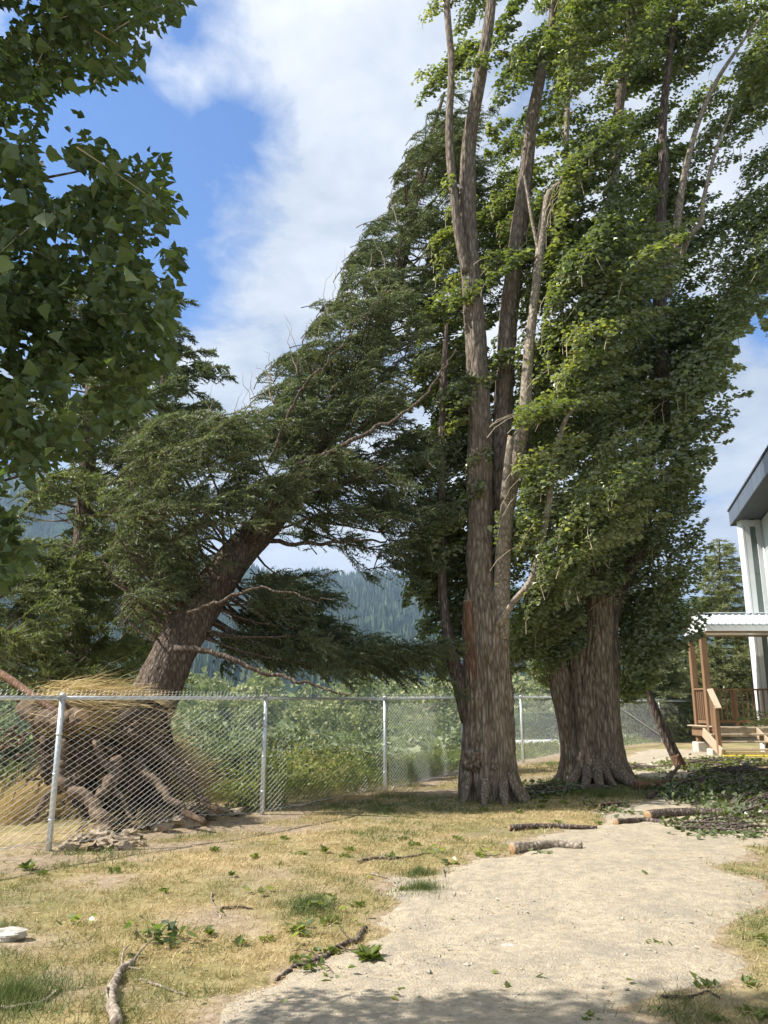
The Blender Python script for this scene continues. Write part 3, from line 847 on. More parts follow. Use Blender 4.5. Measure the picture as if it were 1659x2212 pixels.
add_stem(pop2, 'limb', [(1292, 1200, D2), (1300, 1000, D2), (1310, 800, D2 - .3), (1320, 550, D2 - .8), (1330, 300, D2 - 1.2), (1360, 60, D2 - 1.5), (1380, -100, D2 - 1.5)], [.24, .2, .17, .14, .11, .08, .04], 26, groove(0.05, 5, 22, 0.08), M_bark_up, 100)
for k_, (tx, ty, r_) in enumerate([(1385, 1700, .17), (1225, 1700, .12), (1262, 1702, .12), (1330, 1700, .13), (1208, 1688, .10), (1300, 1704, .13)]):
    b = on_ground(tx, ty, -.03); c_ = np.array(pop2.location)
    a = c_ + (b - c_) * .12 + np.array((0, 0, .55))
    mb = MB(); tube(mb, local(pop2, spline([a, (a * .45 + b * .55) + np.array((0, 0, -.08)), b], 16)), np.linspace(r_ * 1.15, r_ * .4, 16), 24, groove(.08, 5, k_ + 30, .16, 2.5, 18))
    mb.obj('root', M_bark, pop2, True)

# crowns -----------------------------------------------------------------
def _proj(C):
    y = C[:, 1] * CP + (C[:, 2] - EYE) * SP
    z = -C[:, 1] * SP + (C[:, 2] - EYE) * CP
    return 829.5 + F * C[:, 0] / y, 1106 - F * z / y
def line_dist(px, py, L):
    y = np.array([q[1] for q in L][::-1], float); x = np.array([q[0] for q in L][::-1], float)
    return px - np.interp(py, y, x)
def bare_zone(root):
    org = np.array(root.location); st = np.random.RandomState(77)
    def keep(C):
        W = C + org
        px, py = _proj(W); r = st.rand(len(C)); bad = np.zeros(len(C), bool)
        patch_ = fbm(py / 70., px / 160., 0, 2, 41)
        if root is pop1:
            d = line_dist(px, py, S1)
            bad |= (np.abs(d + 2) < 32) & (W[:, 1] < D1 + .4) & (py < 1420) & ((patch_ < .35) | (r < .3))
            bad |= (px > 1000) & (px < 1100) & (py > 1300) & (W[:, 1] < D1 + .4) & (r < .93)
            d3 = line_dist(px, py, [(1080, 1380), (1088, 1180), (1104, 1050), (1132, 900), (1142, 760), (1158, 620), (1170, 510), (1185, 420), (1225, 250), (1240, 0), (1250, -60)])
            bad |= (np.abs(d3) < 20) & (W[:, 1] < D1 - .2) & (py > 380) & (patch_ < .15)
            d2 = line_dist(px, py, [(1072, 1300), (1078, 1150), (1080, 1000), (1088, 850), (1100, 680), (1116, 540), (1130, 430), (1150, 250), (1200, 0), (1205, -120)])
            bad |= (np.abs(d2) < 22) & (W[:, 1] < D1 + .4) & (py > 150) & (patch_ > -.2)
            bad |= (px < 1040 + 0 * py) & (py < 950) & (W[:, 1] < D1 - .3) & (r < .6)
        else:
            bad |= (px > 1262) & (px < 1330) & (py > 1290) & (W[:, 1] < D2 + .2) & (r < .9)
            bad |= (py > 1470 + 18 * np.sin(px / 23.)) & (px < 1335)
            bad |= (px > 1530 + 14 * np.sin(py / 17.)) & (py > 960)
            bad |= (px > 1600 + 22 * np.sin(py / 21.) + 14 * np.sin(py / 7.)) & (py > 700 + 30 * np.sin(px / 9.))
            d4 = line_dist(px, py, [(1425, 760), (1425, 660), (1430, 560), (1428, 450), (1434, 380), (1432, 270), (1442, 160), (1462, 0)])
            bad |= (np.abs(d4) < 20) & (W[:, 1] < 14.7) & (patch_ < .3)
        return ~bad
    return keep
def crown(root, regions, leafsize, m_leaf, m_twig, big=220, lobed=True):
    mb, tw = MB(), MB(); kz = bare_zone(root)
    for (poly, n, d0, d1, per, Lr, rr, up, tone) in regions:
        q = 5; k_ = max(2, int(n / q)); n = k_ * q
        A0 = sample_region(poly, k_, d0, d1) - np.array(root.location)
        D0 = nrm(np.column_stack([0.25 + 0.25 * RS.randn(k_), 0.25 * RS.randn(k_), np.full(k_, up * 1.45) + .15 * RS.randn(k_)]))
        j = np.tile(np.arange(q), k_)[:, None]
        D = nrm(np.repeat(D0, q, 0) + .16 * RS.normal(size=(n, 3)))
        A = np.repeat(A0, q, 0) + np.repeat(D0, q, 0) * (j * .26 - .5) + WIND * (j * .10 - .2) + RS.normal(size=(n, 3)) * np.array((.13, .13, .12))
        L = (Lr[0] + RS.rand(n) * (Lr[1] - Lr[0])) * 1.15
        A = A - D * L[:, None] * 0.45 - WIND * (L * .2)[:, None]
        tn = np.repeat(RS.uniform(-.25, .26, k_), q)
        plumes(mb, tw, A, D, L, rr * .80 * (0.7 + 0.6 * RS.rand(n)), int(per * .92), leafsize * RS.choice([.85, 1.0, 1.1]), 1.15, 0.007, lobed, 0.15, 1.0, tone + tn[:, None], kz, True)
    f = mb.obj('crown', m_leaf, root); f['kind'] = 'stuff'
    g = tw.obj('twig', m_twig, root, True); g['kind'] = 'stuff'
    return f

R1 = [
 # polygon, plumes, depths, leaves per plume, length range, radius, upward, tone (back layers darker: crown shade put into leaf colour)
 ([(905, 1250), (912, 1000), (918, 720), (960, 640), (1005, 660), (1010, 900), (1005, 1300), (990, 1400), (960, 1420), (930, 1380)], 155, D1 + .1, D1 + 1.4, 210, (.5, .9), .24, 1.1, -.05),
 ([(945, 60), (960, -80), (1090, -80), (1095, 90), (1050, 140), (1010, 120), (990, 290), (955, 230)], 35, D1 - .5, D1 + .6, 150, (.5, .8), .22, 1.0, 0),
 ([(955, 260), (1005, 250), (1010, 420), (1005, 640), (960, 600)], 14, D1 - .2, D1 + 1.0, 150, (.5, .8), .20, 1.0, 0),
 ([(1040, 300), (1110, 260), (1130, 520), (1090, 760), (1060, 1000), (1050, 760), (1045, 520)], 75, D1 + .9, D1 + 2.8, 210, (.6, 1.0), .26, 1.0, -.1),
 ([(1120, -100), (1130, 60), (1125, 340), (1140, 480), (1130, 640), (1240, 640), (1380, 640), (1400, 520), (1340, 330), (1390, 160), (1400, -100)], 180, D1 - .9, D1 + 2.4, 230, (.9, 1.5), .27, .75, 0.04),
 ([(1130, 520), (1230, 470), (1370, 540), (1400, 640), (1330, 790), (1280, 900), (1180, 900), (1120, 960), (1110, 860), (1150, 700)], 125, D1 - 1.0, D1 + 1.2, 250, (.9, 1.5), .27, .7, .10),
 ([(1110, 1000), (1180, 980), (1300, 930), (1360, 1000), (1330, 1120), (1250, 1240), (1180, 1300), (1100, 1330), (1060, 1290), (1045, 1150), (1080, 1060)], 105, D1 - 1.0, D1 + .8, 240, (.8, 1.3), .26, .7, .10),
 ([(1010, 980), (1060, 950), (1060, 1080), (1020, 1100)], 6, D1 - .4, D1 - .1, 130, (.4, .6), .16, .9, .05),
 ([(985, 290), (1045, 280), (1040, 350), (985, 360)], 5, D1 - .4, D1 - .2, 120, (.4, .6), .16, .9, .05),
 ([(1000, 820), (1030, 800), (1035, 900), (1000, 930)], 5, D1 - .4, D1 - .2, 120, (.4, .6), .16, .9, .05),
 ([(1030, 40), (1100, 20), (1100, 100), (1040, 110)], 8, D1 - .7, D1 - .4, 130, (.4, .6), .18, .9, .05),
 ([(1010, 580), (1060, 590), (1060, 680), (1000, 690)], 7, D1 - .4, D1 - .2, 130, (.4, .6), .16, .9, .05),
]
R2 = [
 ([(1330, 790), (1420, 690), (1500, 690), (1560, 790), (1500, 900), (1478, 1000), (1400, 1050), (1320, 1120), (1290, 1020)], 130, D2 - 1.8, D2 + 1.2, 240, (1.0, 1.6), .30, .65, .08),
 ([(1230, 860), (1330, 800), (1450, 1000), (1465, 1130), (1520, 1200), (1500, 1290), (1440, 1340), (1400, 1400), (1340, 1380), (1330, 1250), (1270, 1260), (1220, 1240), (1230, 1000)], 160, D2 - 1.0, D2 + 1.8, 210, (.7, 1.2), .34, .7, -.08),
 ([(1330, 1290), (1420, 1300), (1440, 1360), (1400, 1460), (1350, 1500), (1325, 1430)], 45, D2 - .6, D2 + 1.2, 210, (.6, 1.0), .32, .6, -.12),
 ([(1110, 1330), (1180, 1260), (1240, 1280), (1250, 1380), (1215, 1440), (1150, 1450), (1100, 1400)], 80, D2 - .9, D2 + 1.0, 220, (.6, .9), .30, .7, -.02),
 ([(1380, -100), (1520, -100), (1525, 120), (1440, 200), (1410, 380), (1400, 520), (1360, 400), (1350, 160)], 95, 13.8, 16.2, 230, (.8, 1.3), .32, .8, -.02),
 ([(1470, 140), (1560, 60), (1660, -20), (1830, -60), (1850, 500), (1700, 620), (1620, 700), (1570, 780), (1500, 700), (1440, 680), (1450, 420), (1480, 280)], 195, 13.6, 16.8, 240, (1.0, 1.6), .31, .75, .03),
 ([(1400, 330), (1440, 380), (1440, 620), (1360, 700), (1340, 560), (1390, 520)], 45, 15.0, 16.8, 200, (.6, 1.0), .28, .8, -.12),
 ([(1180, 700), (1330, 640), (1330, 900), (1230, 1000), (1150, 1180), (1110, 1180), (1130, 900)], 75, D2 + .3, D2 + 2.4, 200, (.7, 1.1), .32, .8, -.12),
]
M_twig = simple('twig_bark', (0.26, 0.21, 0.15), (0.46, 0.38, 0.27), 8, 0.8, 0.1)
crown(pop1, R1, 0.086, M_poplar, M_twig, 0, False)
crown(pop2, R2, 0.092, M_poplar, M_twig, 0, False)

# ------------------------------------------------------------------ conifers
def conifer(name, base, P, Rt, label, seed, nb, blen, perp=1.0, updroop=-0.15, windk=0.35, dens=1.0, m=None, needle=(.055, .010), group=None,
            t0=0.12, bark_m=None, dead=10, tone=0.0, twlen=.42, cat='tree', lenfun=None, blade_k=6, tws=.085):
    root = empty(name, tuple(base), label, cat, group)
    st = np.random.RandomState(seed)
    P = np.asarray(P, float) - np.array(base)
    SPn = spline(np.column_stack([P, Rt]), 120)
    mb = MB(); tube(mb, SPn[:, :3], SPn[:, 3], 40, groove(0.06, 5, seed, 0.05, 1.6, 30)); mb.obj('trunk', bark_m or M_bark_fir, root, True)
    tw, nd, limb = MB(), MB(), MB()
    C_, T_, L_, W_, Rn_ = [], [], [], [], []
    T = nrm(np.gradient(SPn[:, :3], axis=0))
    for b in range(nb):
        f = t0 + (1 - t0) * ((b + st.rand()) / nb) ** (1.35 if lenfun else 0.9)
        i = min(118, int(f * 119))
        p, ax = SPn[i, :3], T[i]
        az = b * 2.399 + st.rand() * .8
        e1 = nrm(np.cross(ax, (0.2, 1, 0.1))); e2 = np.cross(ax, e1)
        out = e1 * np.cos(az) + e2 * np.sin(az)
        Lb = (lenfun(f, out) if lenfun else blen * (1 - f) ** .75 + .25) * (.75 + .45 * st.rand())
        d = nrm(out * perp + ax * .22)
        n = max(6, int(Lb / .09))
        s = np.linspace(0, 1, n)[:, None]
        c = p + d * (Lb * s) + np.array((0, 0, 1.0)) * (Lb * updroop * np.sin(s * 2.2)) + WIND * (Lb * windk * s ** 2) + .05 * Lb * np.column_stack([fbm(s[:, 0] * 3 + b, 0 * s[:, 0] + k * 5., 0, 2, seed) for k in range(3)]) * s
        r0 = min(.035, .008 + .010 * Lb)
        tube(limb, c, np.linspace(r0, .004, n), 5, cap=False)
        tang = nrm(np.gradient(c, axis=0))
        side = nrm(np.cross(tang, (0, 0, 1)))
        step = tws * .55
        m_ = max(4, int(Lb / step * dens))
        tt = np.sort(st.rand(m_)) ** .8 * .88 + .12
        if b < dead: continue
        for q in range(m_):
            k = tt[q] * (n - 1); k0 = min(n - 2, int(k)); fr = k - k0
            o_ = c[k0] * (1 - fr) + c[k0 + 1] * fr
            sg = 1 if q % 2 else -1
            lt = twlen * (1.15 - tt[q]) ** .6 * (.6 + .7 * st.rand()) * min(1, Lb / 1.2 + .3)
            dd = nrm(tang[k0] * .75 + side[k0] * sg * (.8 + .3 * st.rand()) + np.array((0, 0, 1)) * (st.randn() * .25 + updroop * .5) + WIND * windk * .9)
            ns = max(3, int(lt / .045))
            ss = np.linspace(.05, 1, ns)[:, None]
            pts = o_ + dd * lt * ss + WIND * (lt * windk * .7 * ss ** 2) + np.array((0, 0, -1)) * (lt * .22 * ss ** 2)
            tg = nrm(np.gradient(pts, axis=0)) if ns > 1 else dd[None]
            K = blade_k
            C_.append(np.repeat(pts, K, 0)); T_.append(nrm(np.repeat(tg, K, 0) * .8 + st.normal(size=(ns * K, 3)) * .6))
            L_.append(needle[0] * (.7 + .6 * st.rand(ns * K))); W_.append(np.full(ns * K, needle[1]))
            tn = np.clip(.15 + .35 * st.rand() + tone + .4 * st.rand(ns * K) + .2 * np.repeat(ss[:, 0], K), 0, 1)
            Rn_.append(tn)
            if q % 2 == 0: tube(tw, np.vstack([o_, pts[ns // 2], pts[-1]]), [.004, .003, .001], 3, cap=False)
    C_, T_, L_, W_, Rn_ = map(np.concatenate, (C_, T_, L_, W_, Rn_))
    blades(nd, C_, T_, L_, W_, Rn_)
    o = limb.obj('branch', bark_m or M_bark_fir, root, True); o['kind'] = 'stuff'
    if tw.n: o = tw.obj('twig', M_twig, root); o['kind'] = 'stuff'
    o = nd.obj('foliage', m or M_fir, root); o['kind'] = 'stuff'
    print(name, 'needles', len(C_))
    return root

# the leaning, uprooted one
LEAN = [(300, 1570, 11.6), (335, 1500, 11.8), (395, 1375, 12.1), (500, 1215, 12.7), (610, 1090, 13.5), (700, 950, 14.2), (790, 790, 15.0), (860, 600, 15.7), (900, 400, 16.2), (960, 200, 16.6)]
LP = stem_pts(LEAN)
lean_base = np.array((LP[0][0], LP[0][1], Gs(LP[0][0], LP[0][1])))
def lean_len(f, out):
    up = out[2]
    a = 2.5 * (1 - f) ** .6 + .5
    if f < .42 and up < 0: a *= 1.08
    if out[1] < 0: a *= 1 - .40 * -out[1]
    return a * (1.0 + (.22 if up < 0 else -.02) * (1 if f < .6 else .2))

def fir_boughs(nd, tw, limb, org, regions, trunk=None, seed=1, K=5, blade=(.07, .015), spac=.034):
    """wind combed boughs: a stem that rises, bends with the wind and carries drooping side twigs full of needles"""
    st = np.random.RandomState(seed)
    for (poly, n, d0, d1, Lr, up, tone) in regions:
        A = sample_region(poly, n, d0, d1)
        for a in A:
            L = st.uniform(*Lr)
            d = nrm(np.array((.30 + .35 * st.randn(), .40 * st.randn(), up + .25 * st.randn())))
            m = 10; s_ = np.linspace(0, 1, m)[:, None]
            c = a - d * L * .45 + d * L * s_ + WIND * (L * .42 * s_ ** 2) - np.array((0, 0, .32)) * L * s_ ** 2
            tg = nrm(np.gradient(c, axis=0))
            tube(limb, c - org, np.linspace(.011, .003, m), 4, cap=False)
            if trunk is not None and st.rand() < .30:
                k = np.argmin(np.linalg.norm(trunk - c[0] + np.array((0, 0, .3)), axis=1)); q = trunk[k]
                if np.linalg.norm(q - c[0]) < 2.2:
                    tube(limb, spline([q, (q + c[0]) / 2 + np.array((0, 0, -.08)), c[0]], 6) - org, np.linspace(.026, .011, 6), 5, cap=False)
            nt = int(L / .030)
            tt = st.rand(nt) * .88 + .12
            o = np.stack([np.interp(tt, s_[:, 0], c[:, k]) for k in range(3)], 1)
            tgt = np.stack([np.interp(tt, s_[:, 0], tg[:, k]) for k in range(3)], 1)
            sd_ = nrm(np.cross(tgt, st.normal(size=(nt, 3)))) * np.array((1, 1, 1.25))
            dd = nrm(tgt * .8 + sd_ * .75 + WIND * .45)
            lt = (.16 + .26 * st.rand(nt)) * (1.15 - tt * .6)
            ns = 9; ss = np.linspace(.08, 1, ns)[None, :, None]
            P = o[:, None] + dd[:, None] * lt[:, None, None] * ss + (WIND * .28 - np.array((0, 0, .22)))[None, None] * lt[:, None, None] * ss ** 2
            for q in range(0, nt, 6): tube(tw, P[q, ::4] - org, [.003, .002, .001], 3, cap=False)
            T = nrm(dd[:, None] + (WIND * .5 - np.array((0, 0, .6)))[None, None] * ss)
            C = np.repeat(P.reshape(-1, 3), K, 0); Tn = np.repeat(T.reshape(-1, 3), K, 0)
            Tn = nrm(Tn * .85 + st.normal(size=Tn.shape) * .55)
            N = len(C); r = np.clip(.12 + .25 * st.rand() + tone + .30 * np.repeat(st.rand(nt), ns * K) + .35 * st.rand(N), 0, 1)
            RS_save = RS
            blades(nd, C - org, Tn, blade[0] * (.6 + .7 * st.rand(N)), np.full(N, blade[1]), r)
lean = empty('leaning_conifer', tuple(lean_base), 'big dark conifer blown over and leaning right, its torn up roots behind the fence', 'tree')
_tr = spline(np.column_stack([LP, [.37, .33, .295, .265, .235, .20, .16, .12, .08, .03]]), 150)
mb = MB(); tube(mb, _tr[:, :3] - lean_base, _tr[:, 3], 90, groove(0.075, 5, 5, 0.05, 2.6, 40)); mb.obj('trunk', M_bark_fir, lean, True)
LEANR = [
 ([(238, 960), (300, 905), (430, 885), (520, 905), (560, 990), (530, 1070), (455, 1140), (395, 1230), (340, 1300), (295, 1350), (258, 1320), (235, 1200)], 135, 11.2, 13.2, (.6, 1.05), .85, .10),
 ([(520, 905), (560, 800), (620, 745), (700, 640), (760, 560), (860, 640), (900, 760), (905, 860), (780, 920), (690, 960), (600, 990), (540, 980)], 155, 12.5, 15.2, (.7, 1.15), .95, .06),
 ([(720, 560), (800, 470), (850, 380), (885, 290), (950, 200), (1015, 240), (1010, 700), (910, 880), (860, 700)], 160, 14.2, 17.0, (.7, 1.2), 1.0, .02),
 ([(500, 1330), (530, 1260), (600, 1215), (660, 1290), (720, 1370), (830, 1385), (915, 1400), (900, 1435), (780, 1445), (600, 1425), (500, 1410), (470, 1385)], 105, 11.9, 14.0, (.6, 1.05), .12, -.06),
 ([(630, 1090), (700, 1000), (800, 940), (915, 900), (920, 1170), (900, 1200), (780, 1190), (700, 1230), (640, 1190)], 78, 12.6, 15.0, (.7, 1.2), .25, -.05),
 ([(520, 1060), (640, 980), (710, 980), (660, 1060), (580, 1120), (530, 1110)], 24, 11.8, 12.8, (.6, 1.0), .5, .08),
 ([(835, 400), (885, 280), (950, 185), (1012, 230), (1000, 460), (870, 530)], 40, 15.0, 17.0, (.7, 1.1), 1.0, .04),
 ([(740, 1180), (900, 1150), (915, 1230), (800, 1240), (740, 1230)], 6, 12.4, 14.0, (.6, .9), -.1, -.1),
]
nd, tw, limb = MB(), MB(), MB()
fir_boughs(nd, tw, limb, lean_base, LEANR, _tr[:, :3], 5, 3, (.068, .0195), .038)
for nm_, b_, m_ in (('branch', limb, M_bark_fir), ('twig', tw, M_twig), ('foliage', nd, M_fir)):
    o = b_.obj(nm_, m_, lean, nm_ != 'foliage'); o['kind'] = 'stuff'
def bough_tree(base, P, Rt, label, regions, seed, m, blade, K=2):
    root = empty('conifer_tree', tuple(base), label, 'tree')
    tr = spline(np.column_stack([np.array(P), Rt]), 80)
    mb = MB(); tube(mb, tr[:, :3] - base, tr[:, 3], 30, groove(0.06, 5, seed, 0.05, 1.6, 30)); mb.obj('trunk', M_bark_fir, root, True)
    nd, tw, limb = MB(), MB(), MB()
    fir_boughs(nd, tw, limb, np.array(base), regions, tr[:, :3], seed, K, blade)
    for nm_, b_, mm in (('branch', limb, M_bark_fir), ('twig', tw, M_twig), ('foliage', nd, m)):
        o = b_.obj(nm_, mm, root, nm_ != 'foliage'); o['kind'] = 'stuff'
    return root
# bare dead branches and visible limbs of the leaning tree
def add_limb(root, L, R, n=24, m=None, name='limb', sides=8):
    P = local(root, stem_pts(L)); PR = spline(np.column_stack([P, np.linspace(R[0], R[1], len(L))]), n)
    if True:
        q = np.arange(n) * .55
        PR[:, :3] += (.05 if sides > 6 else .06) * np.linspace(.2, 1, n)[:, None] * np.column_stack([fbm(q + k * 31 + L[0][1], 0 * q, 0, 3, 7) for k in range(3)])
    mb = MB(); tube(mb, PR[:, :3], PR[:, 3], sides, groove(.06, 5, 3, .05) if sides > 6 else None)
    return mb.obj(name, m or M_bark_fir, root, True)
add_limb(lean, [(405, 1325, 11.4), (470, 1300, 11.2), (560, 1270, 11.0), (640, 1285, 10.9), (720, 1300, 10.8)], (.032, .005), 40)
add_limb(lean, [(380, 1400, 11.5), (450, 1408, 11.3), (560, 1450, 11.2), (680, 1480, 11.1), (760, 1500, 11)], (.05, .008), 44)
add_limb(lean, [(600, 1090, 12.2), (700, 985, 12.0), (800, 930, 12.0), (900, 870, 12.0), (985, 760, 12.2)], (.05, .012), 50)
add_limb(lean, [(540, 1160, 13.0), (640, 1175, 13.0), (760, 1170, 13.0), (900, 1168, 13.0)], (.045, .01), 44, M_bark_dark)
add_limb(lean, [(580, 1000, 12.0), (640, 860, 11.8), (690, 800, 11.7), (850, 600, 11.8)], (.028, .006), 50)
for k_ in range(26):
    f = k_ / 26.0
    bx = np.interp(f, [0, .3, .55, .8, 1], [330, 500, 600, 720, 880]) + random.uniform(-15, 15)
    by = np.interp(f, [0, .3, .55, .8, 1], [930, 900, 760, 640, 380]) + random.uniform(-20, 60)
    dd = 11.8 + f * 2
    add_limb(lean, [(bx + 20, by + 60, dd), (bx + 4, by, dd), (bx - random.uniform(-30, 22), by - random.uniform(25, 75), dd)], (.011, .002), 12, M_twig, 'dead_twig', 4)

# root plate ------------------------------------------------------------
ax = nrm(nrm(LP[2] - LP[0]) + np.array((0, .5, 0)))
pc = LP[0] + np.array((-.32, -.12, -.36))
e1 = nrm(np.cross(ax, (0, 1, 0))) * -1       # up-left edge direction of the plate
e1 = nrm(np.array((-1, 0, 0)) - ax * np.dot((-1, 0, 0), ax))
e2 = np.cross(ax, e1)
def plate():
    mb = MB()
    n, m_ = 46, 110
    rr = np.linspace(0, 1, n)
    th = np.linspace(0, 2 * np.pi, m_, endpoint=False)
    for side in (1, -1):
        R, TH = np.meshgrid(rr, th, indexing='ij')
        edge = 1.0 * (1 + .38 * fbm(np.cos(TH) * 1.8, np.sin(TH) * 1.8, 3.0, 3, 4))
        x = R * edge * np.cos(TH); y = R * edge * np.sin(TH)
        h = side * (.10 + .34 * np.sqrt(np.clip(1 - R ** 2.2, 0, 1))) if side < 0 else .10 + .10 * np.sqrt(np.clip(1 - R ** 4, 0, 1))
        h = h + .34 * fbm(x * 3.1, y * 3.1, side * 3., 6, 8) * (.35 + .65 * (side < 0)) * (1 - .4 * R)
        V = np.array(local(lean, pc)) + x[..., None] * e1 + y[..., None] * e2 + h[..., None] * ax
        I, J = np.meshgrid(np.arange(n - 1), np.arange(m_), indexing='ij')
        Fc = np.stack([I * m_ + J, (I + 1) * m_ + J, (I + 1) * m_ + (J + 1) % m_, I * m_ + (J + 1) % m_], -1).reshape(-1, 4)
        mb.add(V.reshape(-1, 3), Fc)
    return mb.obj('root_plate', M_rootsoil, lean, True)
plate()
def root_line(pts, r0, r1, m=M_root, name='root', sides=12):
    P = spline(np.array(pts), 30)
    P = P + .04 * np.column_stack([fbm(np.arange(30) * .35 + k * 9 + pts[0][0], 0 * P[:, 0], 0, 3, 5) for k in range(3)])
    mb = MB(); tube(mb, local(lean, P), np.linspace(r0, r1, 30), sides, groove(.12, 5, int(abs(pts[0][0]) * 10) % 20, .18, 3, 12))
    return mb.obj(name, m, lean, True)
root_line([WP(60, 1530, 10.7), WP(130, 1560, 10.3), WP(175, 1545, 10.0)], .12, .09)
disc(lean, 'saw_cut', local(lean, WP(176, 1549, 9.97)), (.5, -1, -.1), .085, M_cutwood)
root_line([WP(130, 1680, 10.0), WP(170, 1710, 9.9), WP(215, 1755, 9.8), WP(235, 1810, 9.6)], .05, .09)
root_line([WP(250, 1640, 10.4), WP(240, 1690, 10.1), WP(215, 1720, 9.9)], .08, .05)
root_line([WP(300, 1640, 10.7), WP(360, 1720, 10.4), WP(440, 1775, 10.2)], .06, .03)
root_line([WP(280, 1560, 10.9), WP(380, 1660, 10.7), WP(470, 1755, 10.6)], .07, .03)
root_line([WP(140, 1600, 10.2), WP(120, 1700, 10.0), WP(60, 1780, 9.8)], .06, .03)
root_line([WP(210, 1600, 10.4), WP(250, 1700, 10.1), WP(290, 1770, 10.0)], .05, .02)
for k_ in range(60):
    a = random.uniform(0, 2 * math.pi); rr_ = random.uniform(.3, 1.35)
    s_ = pc + e1 * rr_ * math.cos(a) + e2 * rr_ * math.sin(a) - ax * .3
    e_ = s_ + (e1 * math.cos(a) + e2 * math.sin(a)) * random.uniform(.15, .6) - ax * random.uniform(-.05, .35) + np.array((0, 0, random.uniform(-.3, .1)))
    root_line([s_, (s_ + e_) / 2 + np.array((random.uniform(-.08, .08), random.uniform(-.08, .08), 0)), e_], random.uniform(.012, .03), .004, M_root, 'root', 5)
_cl = []
for k_ in range(5):
    mb = MB(); lump(mb, (0, 0, 0), 1.0, 200 + k_, .75, 14, (1.2, 1, .8), .5, 2.8); _cl.append(mb.mesh('soil_clump', M_rootsoil if k_ % 2 else M_clod_dark))
for k_ in range(120):
    a = random.uniform(0, 2 * math.pi); rr_ = random.uniform(.1, 1.12) ** .7
    q = pc + e1 * rr_ * math.cos(a) + e2 * rr_ * math.sin(a) - ax * (.36 * max(0, 1 - rr_ ** 2) + random.uniform(-.02, .10))
    o = link('soil_clump', random.choice(_cl), lean, tuple(q - lean_base), (random.uniform(0, 6), random.uniform(0, 6), random.uniform(0, 6))); r_ = random.uniform(.05, .16); o.scale = (r_, r_, r_)
# lifted soil tongue and clods in front of the plate
mb = MB()
for k_ in range(10):
    q = on_ground(random.uniform(330, 470), random.uniform(1740, 1790)) + np.array((0, .5, 0))
    lump(mb, q, random.uniform(.09, .2), k_ + 50, .6, 16, (1.4, 1, .5), .5, 3.2)
tag(mb.obj('soil_mound', M_clod, None, True), 'mound of torn up pale soil under the fence right of the roots', 'soil mound', None, 'stuff')
clod_spots = [(250, 1800, .16), (215, 1815, .12), (280, 1812, .10), (190, 1800, .10), (240, 1830, .12), (165, 1818, .08), (310, 1790, .12), (350, 1795, .09), (395, 1786, .13), (435, 1772, .10), (460, 1760, .08), (270, 1835, .07), (205, 1838, .06), (150, 1835, .07), (300, 1828, .06), (500, 1762, .06)]
for k_, (a, b, r) in enumerate(clod_spots):
    q = on_ground(a, b)
    mb = MB(); lump(mb, (0, 0, r * .25), r, 90 + k_, .55, 10, (1.3, 1, .7), .5, 2.6)
    o = mb.obj('soil_clod', M_clod if k_ % 3 else M_rootsoil, None, False, tuple(q))
    tag(o, 'broken clod of dry soil on the ground below the fence by the uprooted tree', 'soil clod', 'soil clods below the torn up roots')
# blown golden grass growing on the plate
def tuft(mb, pts_w, n, L, spread, d, rb=(.2, 1.0), w=.006, up=.5):
    c = pts_w[RS.randint(len(pts_w), size=n)] + RS.normal(size=(n, 3)) * spread
    T = nrm(np.array(d) + RS.normal(size=(n, 3)) * .28)
    ln = L * (.5 + .8 * RS.rand(n))
    bend = (WIND * .35 + np.array((0, 0, -.25))) * ln[:, None] * (.5 + RS.rand(n, 1))
    blades(mb, c, T, ln * .8, np.full(n, w), rb[0] + (rb[1] - rb[0]) * RS.rand(n), bend)
mb = MB()
line1 = spline([WP(95, 1530, 10.7), WP(150, 1530, 10.8), WP(215, 1535, 10.9), WP(245, 1555, 10.9)], 40)
tuft(mb, line1, 5200, .60, .12, (.95, -.15, .35), w=.009)
line2 = spline([WP(345, 1625, 11.2), WP(375, 1670, 11.1), WP(420, 1720, 11.0)], 20)
tuft(mb, line2, 1100, .42, .10, (.6, -.1, .75), (0, .8), .009)
o = mb.obj('dry_grass', M_dry, lean); o['kind'] = 'stuff'
o.location = -np.array(lean.location)
mb = MB()
line3 = np.array([on_ground(a, b) + np.array((0, .45, 0)) for a, b in [(-40, 1790), (20, 1780), (60, 1775), (100, 1770), (140, 1775)]])
tuft(mb, spline(line3, 30), 3600, .95, .16, (.35, 0, .9), (.2, .8), .007)
line4 = np.array([on_ground(a, b) + np.array((0, .15, 0)) for a, b in [(-40, 1835), (60, 1830), (160, 1815), (250, 1805), (380, 1775), (500, 1750), (700, 1735), (900, 1712)]])
tuft(mb, spline(line4, 60), 2600, .22, .10, (.5, 0, .7), (.2, 1.0), .006)
tag(mb.obj('dry_grass', M_dry), 'tall golden dry grass standing behind the left end of the fence', 'grass', None, 'stuff')

